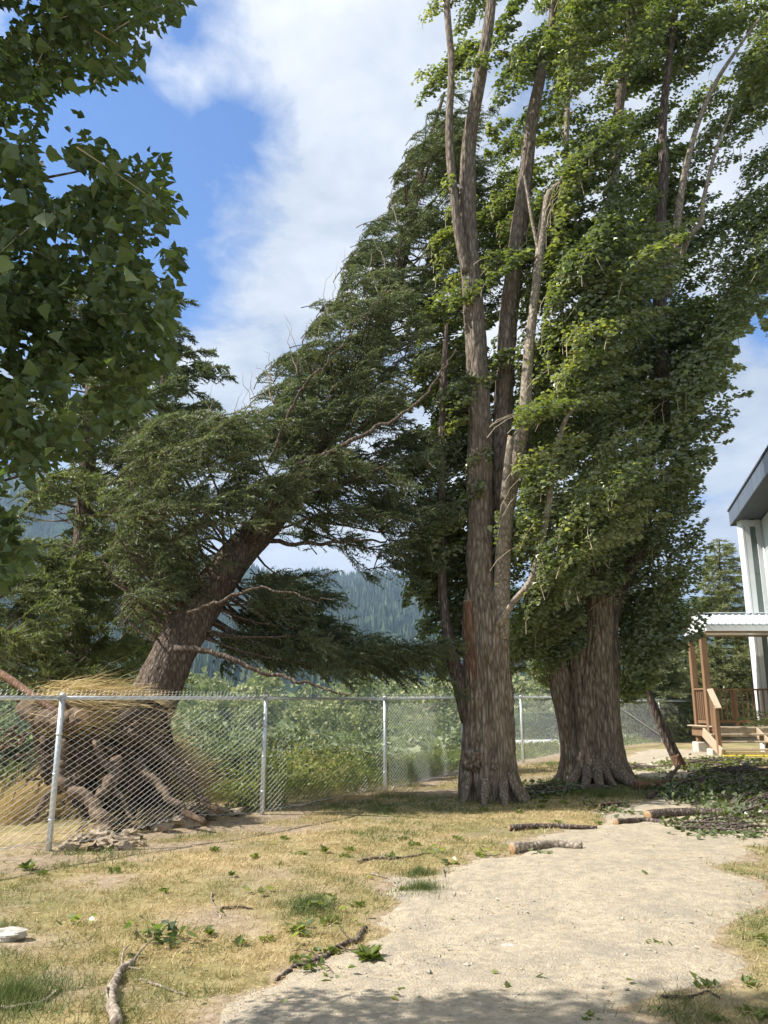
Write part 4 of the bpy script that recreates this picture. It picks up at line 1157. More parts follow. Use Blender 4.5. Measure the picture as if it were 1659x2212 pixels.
# conifers standing behind
b1 = WP(178, 1500, 16.5); b1[2] = Gs(b1[0], b1[1])
bough_tree(b1, [b1, WP(175, 1250, 16.5), WP(190, 1000, 16.5), WP(205, 700, 16.5), WP(215, 350, 16.5)], [.26, .2, .16, .11, .03], 'upright dark conifer standing behind the uprooted tree at the left edge',
  [([(40, 1080), (90, 990), (240, 960), (330, 1000), (300, 1250), (290, 1420), (250, 1500), (60, 1500), (20, 1400), (30, 1200)], 120, 14.8, 18.0, (.8, 1.4), .35, .0),
   ([(90, 600), (300, 600), (330, 980), (60, 990)], 60, 15.5, 17.5, (.8, 1.4), .5, -.1)], 21, M_fir_y, (.105, .034))
b2 = WP(345, 1500, 23); b2[2] = Gs(b2[0], b2[1])
bough_tree(b2, [b2, WP(345, 1200, 23), WP(352, 900, 23), WP(358, 625, 23)], [.26, .2, .13, .03], 'tall conifer with a thin pointed top rising behind the leaning one',
  [([(350, 640), (372, 650), (392, 730), (428, 790), (420, 880), (400, 960), (330, 1000), (250, 1000), (240, 850), (310, 740)], 60, 21.8, 24.2, (.8, 1.4), .45, -.05)], 22, M_fir, (.125, .044))
b3 = WP(-60, 1500, 14.5); b3[2] = Gs(b3[0], b3[1])
bough_tree(b3, [b3, WP(-50, 1300, 14.5), WP(-40, 1150, 14.5), WP(-30, 1060, 14.5)], [.14, .12, .08, .02], 'low bushy conifer at the far left edge behind the fence',
  [([(-150, 1180), (-60, 1100), (10, 1180), (70, 1260), (110, 1400), (100, 1500), (-150, 1500)], 60, 13.2, 15.6, (.6, 1.1), .35, .08)], 23, M_fir_y, (.09, .029))
# right hand group behind the fence corner
RC = []
def right_conifer(px, top, d, wid, label, seed, m=M_fir_y, tone=0.0, nb=95, wk=.25, mats=None):
    b = WP(px, 1560, d); b[2] = Gs(b[0], b[1]) - .2
    t = WP(px + 6, top, d)
    mid = b * .5 + t * .5
    return conifer('conifer_tree', b, [b, b * .75 + t * .25, mid, t], [.2, .16, .11, .02], label, seed, nb, wid, 1.0, -.04, wk, 1.0, m, (.15, .04), None, .10, None, 0, tone, .55, 'tree', None, 3, .13)
right_conifer(1548, 1165, 37, 2.9, 'tall pointed conifer beyond the porch roof', 31, M_fir_y, .05, 120)
right_conifer(1475, 1390, 35, 2.0, 'short yellow green conifer between the leaning dead limb and the porch', 32, M_fir_y, .15, 60)
right_conifer(1395, 1330, 33, 2.3, 'dark green conifer just behind the dead leaning limb', 33, M_fir, .0, 80)
right_conifer(1620, 1330, 40, 3.0, 'bushy conifer seen under the porch roof', 34, M_fir_y, .1, 80)

# ------------------------------------------------------------------ the near cottonwood at upper left
NEAR_POLY = np.array([(-420, -260), (330, -260), (400, -60), (385, 30), (330, 80), (300, 150), (250, 170), (190, 190), (150, 260), (80, 270), (110, 300), (170, 290), (225, 330), (300, 345), (368, 335), (352, 380), (372, 440), (365, 520),
                      (388, 580), (360, 640), (370, 720), (375, 780), (300, 820), (300, 880), (230, 930), (170, 985), (100, 990), (40, 1050), (20, 1130), (55, 1190), (40, 1240), (-60, 1290), (-420, 1250)], float)
def proj(C):
    y = C[:, 1] * CP + (C[:, 2] - EYE) * SP
    z = -C[:, 1] * SP + (C[:, 2] - EYE) * CP
    return 829.5 + F * C[:, 0] / y, 1106 - F * z / y
near_base = np.array((-3.1, 3.0, 0.0)); near_base[2] = Gs(-3.1, 3.0)
near = empty('cottonwood_tree', tuple(near_base), 'close leafy cottonwood hanging into the picture from the upper left', 'tree')
mb = MB(); Pn = local(near, np.array([(-3.1, 3.0, -.1), (-3.1, 3.0, 1.5), (-3.05, 3.05, 3.5), (-3.1, 3.0, 6), (-3.2, 2.9, 9)]))
PR = spline(np.column_stack([Pn, [.3, .25, .22, .16, .06]]), 60)
tube(mb, PR[:, :3], PR[:, 3], 40, groove(.05, 5, 40, .1)); mb.obj('trunk', M_bark, near, True)
def near_crown():
    mb, tw, limb = MB(), MB(), MB()
    n = 620
    A = []
    while len(A) < n:
        q = np.array((random.uniform(-260, 400), random.uniform(-250, 1290)))
        if not in_poly(q[0], q[1], NEAR_POLY): continue
        p = WP(q[0], q[1], random.uniform(2.3, 4.3))
        if p[1] + .125 * p[2] > 4.7: continue
        A.append(p)
    A = np.array(A) - near_base
    D = nrm(np.column_stack([.5 + .4 * RS.randn(n), .4 * RS.randn(n), .1 + .4 * RS.randn(n)]))
    L = .26 + RS.rand(n) * .26
    def keep(C):
        W = C + near_base
        px, py = proj(W)
        jx, jy = px + 10 * RS.randn(len(C)), py + 10 * RS.randn(len(C))
        hole = fbm(px / 55., py / 55., W[:, 1] * .6, 2, 91)
        nz = vnoise(W[:, 0] * 1.8, 0 * W[:, 0], 0, 3)
        ys, xs = W[:, 1] + W[:, 2] * .125, W[:, 0] + W[:, 2] * .892
        sh = (ys < 4.58 + .12 * nz) & ((ys < 4.2) | (xs < .75 + .2 * nz)) & (W[:, 1] > 1.9)
        return in_poly(jx, jy, NEAR_POLY) & sh & (hole < .27)
    plumes(mb, tw, A - D * L[:, None] * .5, D, L, .15 * (.7 + .6 * RS.rand(n)), 66, .042, .35, .0028, True, .2, .4, 0, keep)
    # unseen upper crown, above and left of the frame
    m_ = 520
    B = np.column_stack([RS.uniform(-5.2, -1.6, m_), RS.uniform(1.2, 3.6, m_), RS.uniform(4.5, 8.5, m_)])
    B = B[(B[:, 1] + B[:, 2] * .125 < 4.45) & ((B[:, 2] > 5.6 + .0 * B[:, 0]) | (B[:, 0] < -.75 * B[:, 1]))] - near_base
    D = nrm(RS.normal(size=B.shape) + np.array((.3, 0, .2)))
    plumes(mb, None, B, D, np.full(len(B), .6), np.full(len(B), .3), 30, .09, .35, .004, True, .2, .4, 0)
    f = mb.obj('foliage', M_near, near); f['kind'] = 'stuff'
    g = tw.obj('twig', M_twig, near); g['kind'] = 'stuff'
    for k, (tz, ex) in enumerate([(1.9, (-1.5, 3.3, 2.4)), (2.4, (-1.3, 3.4, 2.9)), (2.9, (-1.2, 3.5, 3.4)), (3.4, (-1.5, 3.6, 4.1)), (3.9, (-1.4, 3.3, 4.5)), (1.6, (-1.7, 3.1, 1.9))]):
        a = np.array((-3.05, 3.02, tz - .4)); e = np.array(ex)
        P = spline([a, a * .5 + e * .5 + np.array((0, .05, .15)), e], 24) - near_base
        mb2 = MB(); tube(mb2, P, np.linspace(.03, .004, 24), 8); mb2.obj('limb', M_bark_dark, near, True)
near_crown()
# individually built leaves, nearest the camera
leaf_meshes = []
def big_leaf_mesh(name, m, rnd):
    prof = [(0, 0), (.05, .22), (.16, .44), (.30, .50), (.40, .38), (.58, .34), (.66, .22), (1.05, 0)]
    pts = prof + [(a, -b) for a, b in prof[-2:0:-1]]
    V = np.array([(b, a, .16 * abs(b) - .12 * a * a) for a, b in pts] + [(0, .45, -.05)])
    n = len(pts)
    mb = MB(); mb.add(V, [(i, (i + 1) % n, n) for i in range(n)], rnd)
    mb.add(np.array([(-.012, 0, 0), (.012, 0, 0), (0, -.5, .03)]), [(0, 1, 2)], .9)
    return mb.mesh(name, m)
near_leaf_me = [big_leaf_mesh('leaf', M_near, r) for r in (.1, .3, .5, .65, .8, .97)]
cnt = 0
while cnt < 170:
    q = (random.uniform(-10, 400), random.uniform(-10, 1270))
    if not in_poly(np.array(q[0]), np.array(q[1]), NEAR_POLY): continue
    p = WP(q[0], q[1], random.uniform(2.1, 3.2))
    if p[1] + p[2] * .125 > 4.4: continue
    o = link('leaf', random.choice(near_leaf_me), near, tuple(p - near_base), (random.uniform(-1.9, .5), random.uniform(-.9, .9), random.uniform(0, 6.28)))
    s_ = random.uniform(.038, .066); o.scale = (s_, s_, s_); cnt += 1
# poplar leaves that catch the light on the outer shoots
pl_me = [big_leaf_mesh('leaf', M_poplar, r) for r in (.3, .6, .85, 1.0)]
for root, polys, n in ((pop1, [R1[5][0], R1[6][0], R1[4][0]], 110), (pop2, [R2[0][0], R2[5][0]], 90)):
    dd = (D1 - 1.35, D1 - .7) if root is pop1 else (13.3, 14.2)
    for poly in polys:
        A = sample_region(poly, n // len(polys), dd[0], dd[1]) - np.array(root.location)
        for a in A:
            o = link('leaf', random.choice(pl_me), root, tuple(a), (random.uniform(-1.2, .5), random.uniform(-.7, .7), random.uniform(-2.6, -.6)))
            s_ = random.uniform(.075, .11); o.scale = (s_, s_, s_)

# ------------------------------------------------------------------ chain link fence
fence = empty('chain_link_fence', (0, 0, 0), 'long galvanised chain link fence running back along the left side of the yard', 'fence')
FH = 1.52
def fpt(i): 
    x, y = FENCE[i]; return np.array((x, y, Gs(x, y)))
FP = [fpt(i) for i in range(len(FENCE))]
POSTS = [i for i in range(1, len(FENCE))]
tops = {}
for i in range(len(FENCE)):
    tops[i] = FP[i] + np.array((0, 0, FH))
# post 2 and its neighbour lean a little where the roots push

for i in range(len(FENCE)):
    corner = i == 9
    r = .042 if corner else .03
    mb = MB(); tube(mb, np.array([FP[i] - np.array((0, 0, .2)), FP[i] + (tops[i] - FP[i]) * .5, tops[i] + np.array((0, 0, .03 if corner else -.02))]), r, 12)
    po = mb.obj('post', M_galv, fence, True)
    mb = MB(); lump(mb, tops[i] + np.array((0, 0, .035)), r * 1.12, 0, 0, 7, (1, 1, .7)); mb.obj('post_cap', M_galv, po, True)
    for zz in (.3, .75, 1.15):
        mb = MB(); c = FP[i] + (tops[i] - FP[i]) * (zz / FH); tube(mb, np.array([c - np.array((0, 0, .008)), c + np.array((0, 0, .008))]), r + .006, 12); mb.obj('tie', M_galv, po, True)
wire_r = .00145
def bay(i):
    a0, a1 = FP[i], FP[i + 1]; t0_, t1_ = tops[i], tops[i + 1]
    mb = MB(); tube(mb, spline([t0_, (t0_ + t1_) / 2, t1_], 6), .022, 10); mb.obj('top_rail', M_galv, fence, True)
    W = np.linalg.norm((a1 - a0)[:2]); cell = .058
    n = int(round(W / cell)); m_ = int(round((FH - .03) / cell * .9)); rows = 2 * m_
    nrm2 = nrm(np.array((-(a1 - a0)[1], (a1 - a0)[0], 0)))
    bulge = .30 if i == 2 else (.16 if i == 1 else 0)
    V = []
    zz = np.linspace(0, 1, rows + 1)
    allV, allF = [], []
    cz = np.arange(rows + 1) % 2
    lift = (lambda t: .11 * np.exp(-((t - .55) / .22) ** 2)) if i == 2 else ((lambda t: .05 * t) if i == 1 else (lambda t: 0 * t))
    sh = .10 if i in (1, 2) else .0
    for k in range(n):
        t = (k + (cz if k % 2 == 0 else 1 - cz)) / n
        tt = np.clip(t + sh * .8 * np.sin(np.pi * np.clip(t, 0, 1)) * (zz - .5), 0, 1)
        bot = a0 + (a1 - a0) * tt[:, None]
        bz = np.interp(tt, [0, .25, .5, .75, 1], [Gs(*(a0 + (a1 - a0) * q)[:2]) for q in (0, .25, .5, .75, 1)])
        bot[:, 2] = bz + .03 + lift(tt)
        top = t0_ + (t1_ - t0_) * tt[:, None] + np.array((0, 0, .035))
        P = bot + (top - bot) * zz[:, None]
        P = P + nrm2 * (bulge * -np.sin(zz * np.pi) * np.sin(tt * np.pi) * .35)[:, None] + nrm2 * (((cz * 2 - 1) if k % 2 == 0 else (1 - cz * 2)) * .003)[:, None] - nrm2 * .034
        c = P
        T = nrm(np.gradient(c, axis=0)); A = nrm2[None]; B = np.cross(T, A)
        ring = [c + wire_r * 1.25 * (math.cos(q) * A + math.sin(q) * B) for q in (0.5, 2.6, 4.7)]
        Vw = np.stack(ring, 1).reshape(-1, 3)
        I = np.arange(rows)[:, None] * 3; J = np.arange(3)[None]; J2 = (J + 1) % 3
        allF.append(np.stack([I + J, I + J2, I + 3 + J2, I + 3 + J], -1).reshape(-1, 4) + len(allV) * len(Vw)); allV.append(Vw)
    mb = MB(); mb.add(np.concatenate(allV), np.concatenate(allF))
    # twisted wire ends above the rail
    for k in range(n):
        p = t0_ + (t1_ - t0_) * ((k + .5) / n) + np.array((0, 0, .03)) - nrm2 * .034
        dx = (a1 - a0) / W * .012
        tube(mb, np.array([p - dx, p + dx * .6 + (0, 0, .022), p - dx * .3 + (0, 0, .04), p + dx * 1.2 + (0, 0, .055)]), wire_r * 1.2, 3, cap=False)
    o = mb.obj('wire_mesh', M_wire, fence); o['kind'] = 'stuff'
    if i < 9:
        mb = MB(); q = np.linspace(0, 1, 16); P = a0 + (a1 - a0) * q[:, None]; P[:, 2] = np.array([Gs(*p[:2]) for p in P]) + .05 + lift(q); P = P - nrm2 * .04
        tube(mb, P, .003, 5); mb.obj('tension_wire', M_galv, fence)
for i in range(len(FENCE) - 1): bay(i)
# braces at the corner post
for (a, b) in ((tops[9] - np.array((0, 0, .12)), FP[10] + np.array((0, 0, .25))), (tops[9] - np.array((0, 0, .12)), FP[8] + np.array((0, 0, .25)))):
    mb = MB(); tube(mb, np.array([a, (a + b) / 2, b]), .022, 10); mb.obj('brace', M_galv, fence, True)

# ------------------------------------------------------------------ shrubs and weeds beyond the fence
def bush_mesh(name, seed, m, n=9000, lobes=9, leaf=(.12, .22), ell=(1, 1, .8)):
    st = np.random.RandomState(seed)
    cs = nrm(st.normal(size=(lobes, 3))) * st.uniform(.25, .62, (lobes, 1)) * np.array(ell); cs[:, 2] = np.abs(cs[:, 2]) * .9 + .25
    rs = st.uniform(.26, .46, lobes)
    k = st.randint(lobes, size=n)
    d = nrm(st.normal(size=(n, 3))); d[:, 2] = np.where(d[:, 2] < -.3, -d[:, 2], d[:, 2])
    f = 1 + .22 * fbm(d[:, 0] * 3 + k, d[:, 1] * 3, d[:, 2] * 3, 3, seed)
    C = cs[k] + d * (rs[k] * f * (.80 + .28 * st.rand(n)))[:, None]
    C = C[C[:, 2] > 0.0]; n = len(C); d = d[:n]
    T = nrm(d * .5 + st.normal(size=(n, 3)) * .7 + np.array((.35, 0, .2)))
    N = nrm(d + st.normal(size=(n, 3)) * .6)
    mb = MB(); sz = leaf[0] * (.6 + .8 * st.rand(n))
    leaves(mb, C, T, N, sz, np.clip(.15 + .6 * st.rand(n) + .25 * fbm(C[:, 0] * 3, C[:, 1] * 3, C[:, 2] * 3, 2, 3), 0, 1), False)
    return mb.mesh(name, m)
BUSH = [bush_mesh('foliage', s, M_willow, 9000, 9, (.055, .1)) for s in (61, 62, 63)]
def bush_thing(name, base, size, me, label, group, rz=0):
    o = empty(name, tuple(base), label, 'shrub', group)
    f = link('foliage', me, o, (0, 0, 0), (0, 0, rz)); f.scale = size; f['kind'] = 'stuff'
    for q in range(3):
        mb = MB(); e = np.array((random.uniform(-.4, .4) * size[0], random.uniform(-.4, .4) * size[1], size[2] * .6))
        tube(mb, np.array([(e[0] * .1, e[1] * .1, -.3), e * .5, e]), [.05, .035, .015], 5); mb.obj('stem', M_bark_dark, o)
    return o
bush_list = [  # px, py of its top, depth, half width m, label
 (470, 1545, 30, 3.2, 'grey green willow bush behind the second fence post from the left'),
 (640, 1555, 34, 3.6, 'broad rounded willow bush seen through the wire between the second and third posts'),
 (760, 1590, 26, 2.6, 'lower pale willow bush just left of the third fence post'),
 (560, 1600, 24, 2.2, 'small willow bush low behind the wire left of the middle'),
 (880, 1548, 38, 3.4, 'rounded willow bush right of the third fence post'),
 (950, 1560, 44, 3.4, 'willow bush behind the left side of the burled poplar trunk'),
 (700, 1535, 55, 5.0, 'distant broad willow bush under the leaning conifer'),
 (400, 1520, 40, 5.0, 'tall willow bush behind the trunk of the leaning conifer'),
 (1140, 1535, 284, 17, 'dark willow bush far across the river between the two poplar trunks'),
 (1195, 1545, 280, 11, 'far willow bush across the river just left of the fluted poplar trunk'),
 (1390, 1500, 37, 2.8, 'dark bush behind the fence corner brace'),
 (1460, 1515, 38, 2.6, 'leafy bush behind the fence left of the porch'),
 (1570, 1530, 41, 3.0, 'bush behind the porch railing'),
 (40, 1560, 15, 2.2, 'green shrub left of the torn up roots'),
 (480, 1640, 14.5, 1.1, 'weedy shrub right of the torn up roots'),
]
for k_, (px, py, d, hw, lab) in enumerate(bush_list):
    t = WP(px, py, d); gz = Gs(t[0], t[1]); h = max(1.0, t[2] - gz)
    bush_thing('willow_bush', (t[0], t[1], gz - .1), (hw, hw, h * .98), BUSH[k_ % 3], lab, None, k_ * 1.3)
# a fuller thicket between and behind them: one mass
def thicket():
    mb = MB()
    src = []
    for me in BUSH:
        co = np.empty(len(me.vertices) * 3, np.float32); me.vertices.foreach_get('co', co); src.append(co.reshape(-1, 4, 3)[::10])
    for k in range(90):
        d = random.uniform(28, 85); px = random.uniform(-150, 1330)
        if 880 < px < 1340: continue
        x = (px - 829.5) / F * d * 1.0; gz = Gs(x, d) if d < 55 else -9.0
        if fence_s(np.array([x]), np.array([d]))[0] < 8: continue
        lim = WP(px, 1568 + random.uniform(-8, 40), d)[2]
        h = min(random.uniform(3, 6), max(1.2, lim - gz)); w = random.uniform(2.2, 4)
        q = src[k % 3]; a = random.uniform(0, 6.3); c, s = math.cos(a), math.sin(a)
        V = q * np.array((w, w, h)); V = np.stack([V[..., 0] * c - V[..., 1] * s, V[..., 0] * s + V[..., 1] * c, V[..., 2]], -1)
        ctr = V.mean(1, keepdims=True); V = ctr + (V - ctr) * 1.9
        V = V + np.array((x, d, gz - .2)); n = len(V)
        b = (np.arange(n) * 4)[:, None]
        mb.add(V.reshape(-1, 3), np.vstack([b + np.array([[0, 1, 2]]), b + np.array([[0, 2, 3]])]), np.tile(np.clip(RS.rand(n) * .7 + random.uniform(0, .3), 0, 1), 2))
    tag(mb.obj('willow_thicket', M_willow), 'willow thicket filling the slope below the yard', 'thicket', None, 'stuff')
thicket()
# valley woodland
def woodland():
    mb = MB(); st = np.random.RandomState(5)
    for k in range(330):
        d = 282 + 290 * st.rand() ** 1.1; px = st.uniform(-250, 1900)
        x = (px - 829.5) / F * d
        h = st.uniform(9, 19) * (.8 if d < 330 else 1.45); w = h * st.uniform(.30, .5)
        n = 270
        dd = nrm(st.normal(size=(n, 3))); lob = st.randint(5, size=n)
        cc = nrm(st.normal(size=(5, 3))) * np.array((w * .5, w * .5, h * .25)); cc[:, 2] += h * .55
        C = cc[lob] + dd * np.array((w * .55, w * .55, h * .28)) * (.8 + .3 * st.rand(n, 1))
        C = C + np.array((x, d, -9.3))
        leaves(mb, C, nrm(dd + .8 * st.normal(size=(n, 3))), nrm(dd + .5 * st.normal(size=(n, 3))), h * .11 * (.6 + .8 * st.rand(n)), np.clip(.8 * st.rand(n) + st.rand() * .35, 0, 1), False)
    tag(mb.obj('valley_woodland', M_valley), 'pale green cottonwood woodland on the valley floor', 'woodland', None, 'stuff')
woodland()
def hill_forest():
    st = np.random.RandomState(6); n = 26000
    r = 640 + 2300 * st.rand(n) ** .8; az = np.radians(st.uniform(-32, 32, n))
    x, y = r * np.sin(az), r * np.cos(az)
    z = terrain(x, y)
    clear = fbm(x / 120, y / 120, 0, 3, 12) > .35
    x, y, z, r = x[~clear], y[~clear], z[~clear], r[~clear]; n = len(x)
    h = 14 + 14 * st.rand(n); w = h * .20
    a = st.rand(n) * 6.28
    C = np.stack([x, y, z - 2], -1)
    V = [C + np.stack([np.cos(a + q * 2.094) * w, np.sin(a + q * 2.094) * w, 0 * w], -1) for q in range(3)] + [C + np.stack([0 * w, 0 * w, h], -1)]
    V = np.stack(V, 1).reshape(-1, 3)
    b = (np.arange(n) * 4)[:, None]
    mb = MB(); mb.add(V, np.vstack([b + np.array([[0, 1, 3]]), b + np.array([[1, 2, 3]]), b + np.array([[2, 0, 3]])]), np.tile(st.rand(n), 3))
    tag(mb.obj('hill_forest', M_hill), 'dense conifer forest covering the far mountainside', 'forest', None, 'stuff')
hill_forest()
# tall weeds right behind the fence
def weeds():
    mb = MB()
    n = 34000
    i = RS.randint(2, len(FENCE) - 2, size=n); t = RS.rand(n)
    w = np.array([1.6, 1.6, 1.4, 1.2, 1, .8, .7, .6, .5, .4, .4, .3])
    A = np.array(FENCE); P = A[i] + (A[i + 1] - A[i]) * t[:, None]
    s = .25 + 3.2 * RS.rand(n) ** .8
    dirn = A[i + 1] - A[i]; nn = np.column_stack([-dirn[:, 1], dirn[:, 0]]); nn /= np.linalg.norm(nn, axis=1)[:, None]
    P = P + nn * s[:, None]
    keep = ~((P[:, 0] < -2.2) & (P[:, 1] < 13.0)); P, s = P[keep], s[keep]; n = len(P)
    big = fbm(P[:, 0] * .8, P[:, 1] * .8, 0, 3, 23)
    yb = np.interp(P[:, 1], [12, 15.5, 18, 24, 30], [1.0, .9, .5, .35, .25])
    h = np.clip((.35 + .45 * RS.rand(n) + .35 * big) * np.clip(s, .3, 1) * yb, .12, 1.2)
    C = np.column_stack([P, G(P[:, 0], P[:, 1])])
    T = nrm(np.column_stack([.35 + .25 * RS.randn(n), .25 * RS.randn(n), np.ones(n)]))
    blades(mb, C, T, h * .8, .010 + .010 * RS.rand(n), np.clip(.25 + .5 * RS.rand(n) + .3 * big, 0, 1), (WIND * .35 + np.array((0, 0, -.12))) * h[:, None])
    # leaves on the stalks
    m_ = 34000; k = RS.randint(n, size=m_); f = .25 + .75 * RS.rand(m_)
    Cl = C[k] + T[k] * (h[k] * f)[:, None] + WIND * (.25 * h[k] * f ** 2)[:, None] + RS.normal(size=(m_, 3)) * .035
    leaves(mb, Cl, rand_unit(m_) + np.array((.5, 0, .1)), rand_unit(m_) + np.array((0, 0, 1)), .042 + .042 * RS.rand(m_), np.clip(.2 + .6 * RS.rand(m_) + .3 * big[k], 0, 1), False)
    tag(mb.obj('tall_weeds', M_weed), 'tall yellow green weeds and grass along the outside of the fence', 'weeds', None, 'stuff')
weeds()

# ------------------------------------------------------------------ lawn blades, gravel
def lawn():
    mb = MB(); n = 330000
    r = 3.4 + 17 * RS.rand(n) ** 1.25; az = np.radians(RS.uniform(-31, 31, n))
    x, y = r * np.sin(az), r * np.cos(az)
    p = pathness(x, y); s = fence_s(x, y); b = bareness(x, y)
    prob = np.clip(1.15 - 1.25 * b, .03, 1) * (s < .15)
    prob = np.where(p > .05, np.clip(.10 - p * .25, 0.0, .1), prob)
    tuf = fbm(x * 7, y * 7, 0, 2, 50)
    prob = prob * np.clip(.65 + .8 * tuf, .1, 1)
    k = RS.rand(n) < prob
    x, y, r, tuf, p = x[k], y[k], r[k], tuf[k], p[k]; n = len(x)
    green = fbm(x * .7, y * .7, 0, 3, 61) * .75 + fbm(x * 3, y * 3, 0, 3, 62) * .5
    lush = np.exp(-(((x - 3.9) / 1.8) ** 2 + ((y - 14.3) / 1.2) ** 2)) + .6 * np.exp(-(((x - .4) / 2.2) ** 2 + ((y - 12.3) / 1.0) ** 2))  # greener, taller blades near the feet of the poplars
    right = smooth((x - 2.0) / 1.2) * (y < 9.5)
    tone = np.clip(.60 - .46 * green - .75 * lush - .30 * right + .16 * RS.randn(n), 0, 1)
    h = (.022 + .030 * RS.rand(n)) * (1 + .9 * np.clip(green, 0, 1)) * (1 + .5 * lush) * (1 + .02 * r)
    C = np.column_stack([x, y, G(x, y) - .002])
    T = np.column_stack([.35 + .75 * RS.randn(n), .75 * RS.randn(n), .75 + .4 * RS.rand(n)])
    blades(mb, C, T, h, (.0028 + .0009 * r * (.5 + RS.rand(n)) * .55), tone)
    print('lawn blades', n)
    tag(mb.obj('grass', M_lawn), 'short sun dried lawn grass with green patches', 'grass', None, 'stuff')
    # straw litter lying flat on lawn and path
    mb = MB(); n = 16000
    r = 3.6 + 14 * RS.rand(n) ** 1.3; az = np.radians(RS.uniform(-30, 30, n)); x, y = r * np.sin(az), r * np.cos(az)
    k = (fence_s(x, y) < 0) & ((pathness(x, y) < 0) | (RS.rand(n) < .18)); x, y, r = x[k], y[k], r[k]; n = len(x)
    T = np.column_stack([RS.randn(n), RS.randn(n), .05 + .1 * RS.rand(n)])
    blades(mb, np.column_stack([x, y, G(x, y) + .012]), T, .02 + .05 * RS.rand(n), .002 + .0006 * r, RS.rand(n))
    tag(mb.obj('straw_litter', M_dry), 'scattered dry straw and bits lying on lawn and path', 'litter', None, 'stuff')
lawn()
def lawn_tufts():
    mb = MB(); n = 190
    r = 3.8 + 12 * RS.rand(n) ** 1.2; az = np.radians(RS.uniform(-30, 28, n)); x, y = r * np.sin(az), r * np.cos(az)
    p = pathness(x, y); k = (fence_s(x, y) < -.2) & ((p < .02) | (RS.rand(n) < .12)) & (fbm(x * .8, y * .8, 0, 2, 99) + .5 * RS.rand(n) > .05)
    x, y = x[k], y[k]; n = len(x); m = 16
    X = np.repeat(x, m) + RS.randn(n * m) * .025; Y = np.repeat(y, m) + RS.randn(n * m) * .03
    C = np.column_stack([X, Y, G(X, Y)])
    a = RS.rand(n * m) * 6.28; el = .3 + .9 * RS.rand(n * m)
    T = np.column_stack([np.cos(a) * np.cos(el), np.sin(a) * np.cos(el), np.sin(el)])
    sz = np.repeat(.016 + .0035 * np.sqrt(x * x + y * y) + .012 * RS.rand(n), m) * (.6 + .7 * RS.rand(n * m))
    leaves(mb, C, T, np.cross(T, np.cross(np.array((0, 0, 1.)), T)), sz, np.clip(np.repeat(RS.rand(n) * .5, m) + .3 * RS.rand(n * m), 0, 1), False)
    tag(mb.obj('lawn_weeds', M_weed), 'small dark green weeds scattered through the dry lawn', 'weeds', None, 'stuff')
lawn_tufts()
def pebbles():
    mb = MB(); n = 9000
    r = 3.8 + 10 * RS.rand(n) ** 1.3; az = np.radians(RS.uniform(-28, 28, n)); x, y = r * np.sin(az), r * np.cos(az)
    k = pathness(x, y) > 0; x, y = x[k], y[k]; n = len(x)
    s = (.0035 + .0075 * RS.rand(n) ** 3) + .014 * (RS.rand(n) < .012) * RS.rand(n)
    C = np.column_stack([x, y, G(x, y) + .019])
    O = np.array([(1, 0, 0), (0, 1, 0), (-1, 0, 0), (0, -1, 0), (0, 0, .7), (0, 0, -.7)])
    V = C[:, None] + (O[None] + RS.normal(size=(n, 6, 3)) * .2) * s[:, None, None]
    b = (np.arange(n) * 6)[:, None, None]
    Fc = b + np.array([(0, 1, 4), (1, 2, 4), (2, 3, 4), (3, 0, 4), (1, 0, 5), (2, 1, 5), (3, 2, 5), (0, 3, 5)])[None]
    mb.add(V.reshape(-1, 3), Fc.reshape(-1, 3))
    tag(mb.obj('gravel', M_pebble), 'small loose stones on the path', 'gravel', None, 'stuff')
pebbles()
# weeds in the lawn: green rosettes and clover patches
def rosette(px, py, n, L, label, grp=None, m=M_weed, rb=(.1, .6), w=.35):
    q = on_ground(px, py); mb = MB()
    a = RS.rand(n) * 6.28; el = .25 + .8 * RS.rand(n)
    T = np.column_stack([np.cos(a) * np.cos(el), np.sin(a) * np.cos(el), np.sin(el)])
    C = np.column_stack([np.cos(a), np.sin(a), 0 * a]) * (L * .15 * RS.rand(n, 1)) + np.array((0, 0, .01))
    leaves(mb, C, T, np.cross(T, np.cross(np.array((0, 0, 1.)), T)), L * (.6 + .5 * RS.rand(n)), rb[0] + (rb[1] - rb[0]) * RS.rand(n), False)
    tag(mb.obj('weed_plant', m, None, False, tuple(q)), label, 'weed', grp)
rosette(797, 2078, 22, .11, 'green leafy weed with pointed leaves growing in the pale path')
rosette(702, 1843, 10, .09, 'bright green weed alone in the dry lawn near the middle')
rosette(360, 1690 + 240, 8, .07, 'small green weed in the lawn left of the bare patch')
rosette(500, 1895, 7, .06, 'small green lawn weed above the bare patch')
rosette(60, 1880, 10, .10, 'low green weed near the left edge below the fence')
rosette(515, 2045, 8, .07, 'small weed right of the fallen leafy branch')
rosette(455, 2133 - 110, 9, .06, 'tiny weed beside the bare dirt patch')
def patch(px, py, rx, ry, n, label, tone=(0, .35)):
    q = on_ground(px, py); mb = MB()
    a = RS.rand(n) * 6.28; rr = np.abs(RS.randn(n)) * .5 * (1 + .5 * np.sin(a * 2 + px) + .3 * np.sin(a * 5 + py))
    x, y = np.cos(a) * rr * rx, np.sin(a) * rr * ry
    rr = np.clip(rr, 0, 1.1)
    C = np.column_stack([x, y, G(x + q[0], y + q[1]) - q[2]])
    T = np.column_stack([.5 * RS.randn(n) + .2, .5 * RS.randn(n), np.ones(n)])
    blades(mb, C, T, .05 + .06 * RS.rand(n) * (1.2 - rr), np.full(n, .005), tone[0] + (tone[1] - tone[0]) * RS.rand(n))
    tag(mb.obj('grass_clump', M_lawn, None, False, tuple(q)), label, 'grass', None, 'stuff')
patch(670, 1960, .33, .42, 1500, 'blue green clump of grass left of the path')
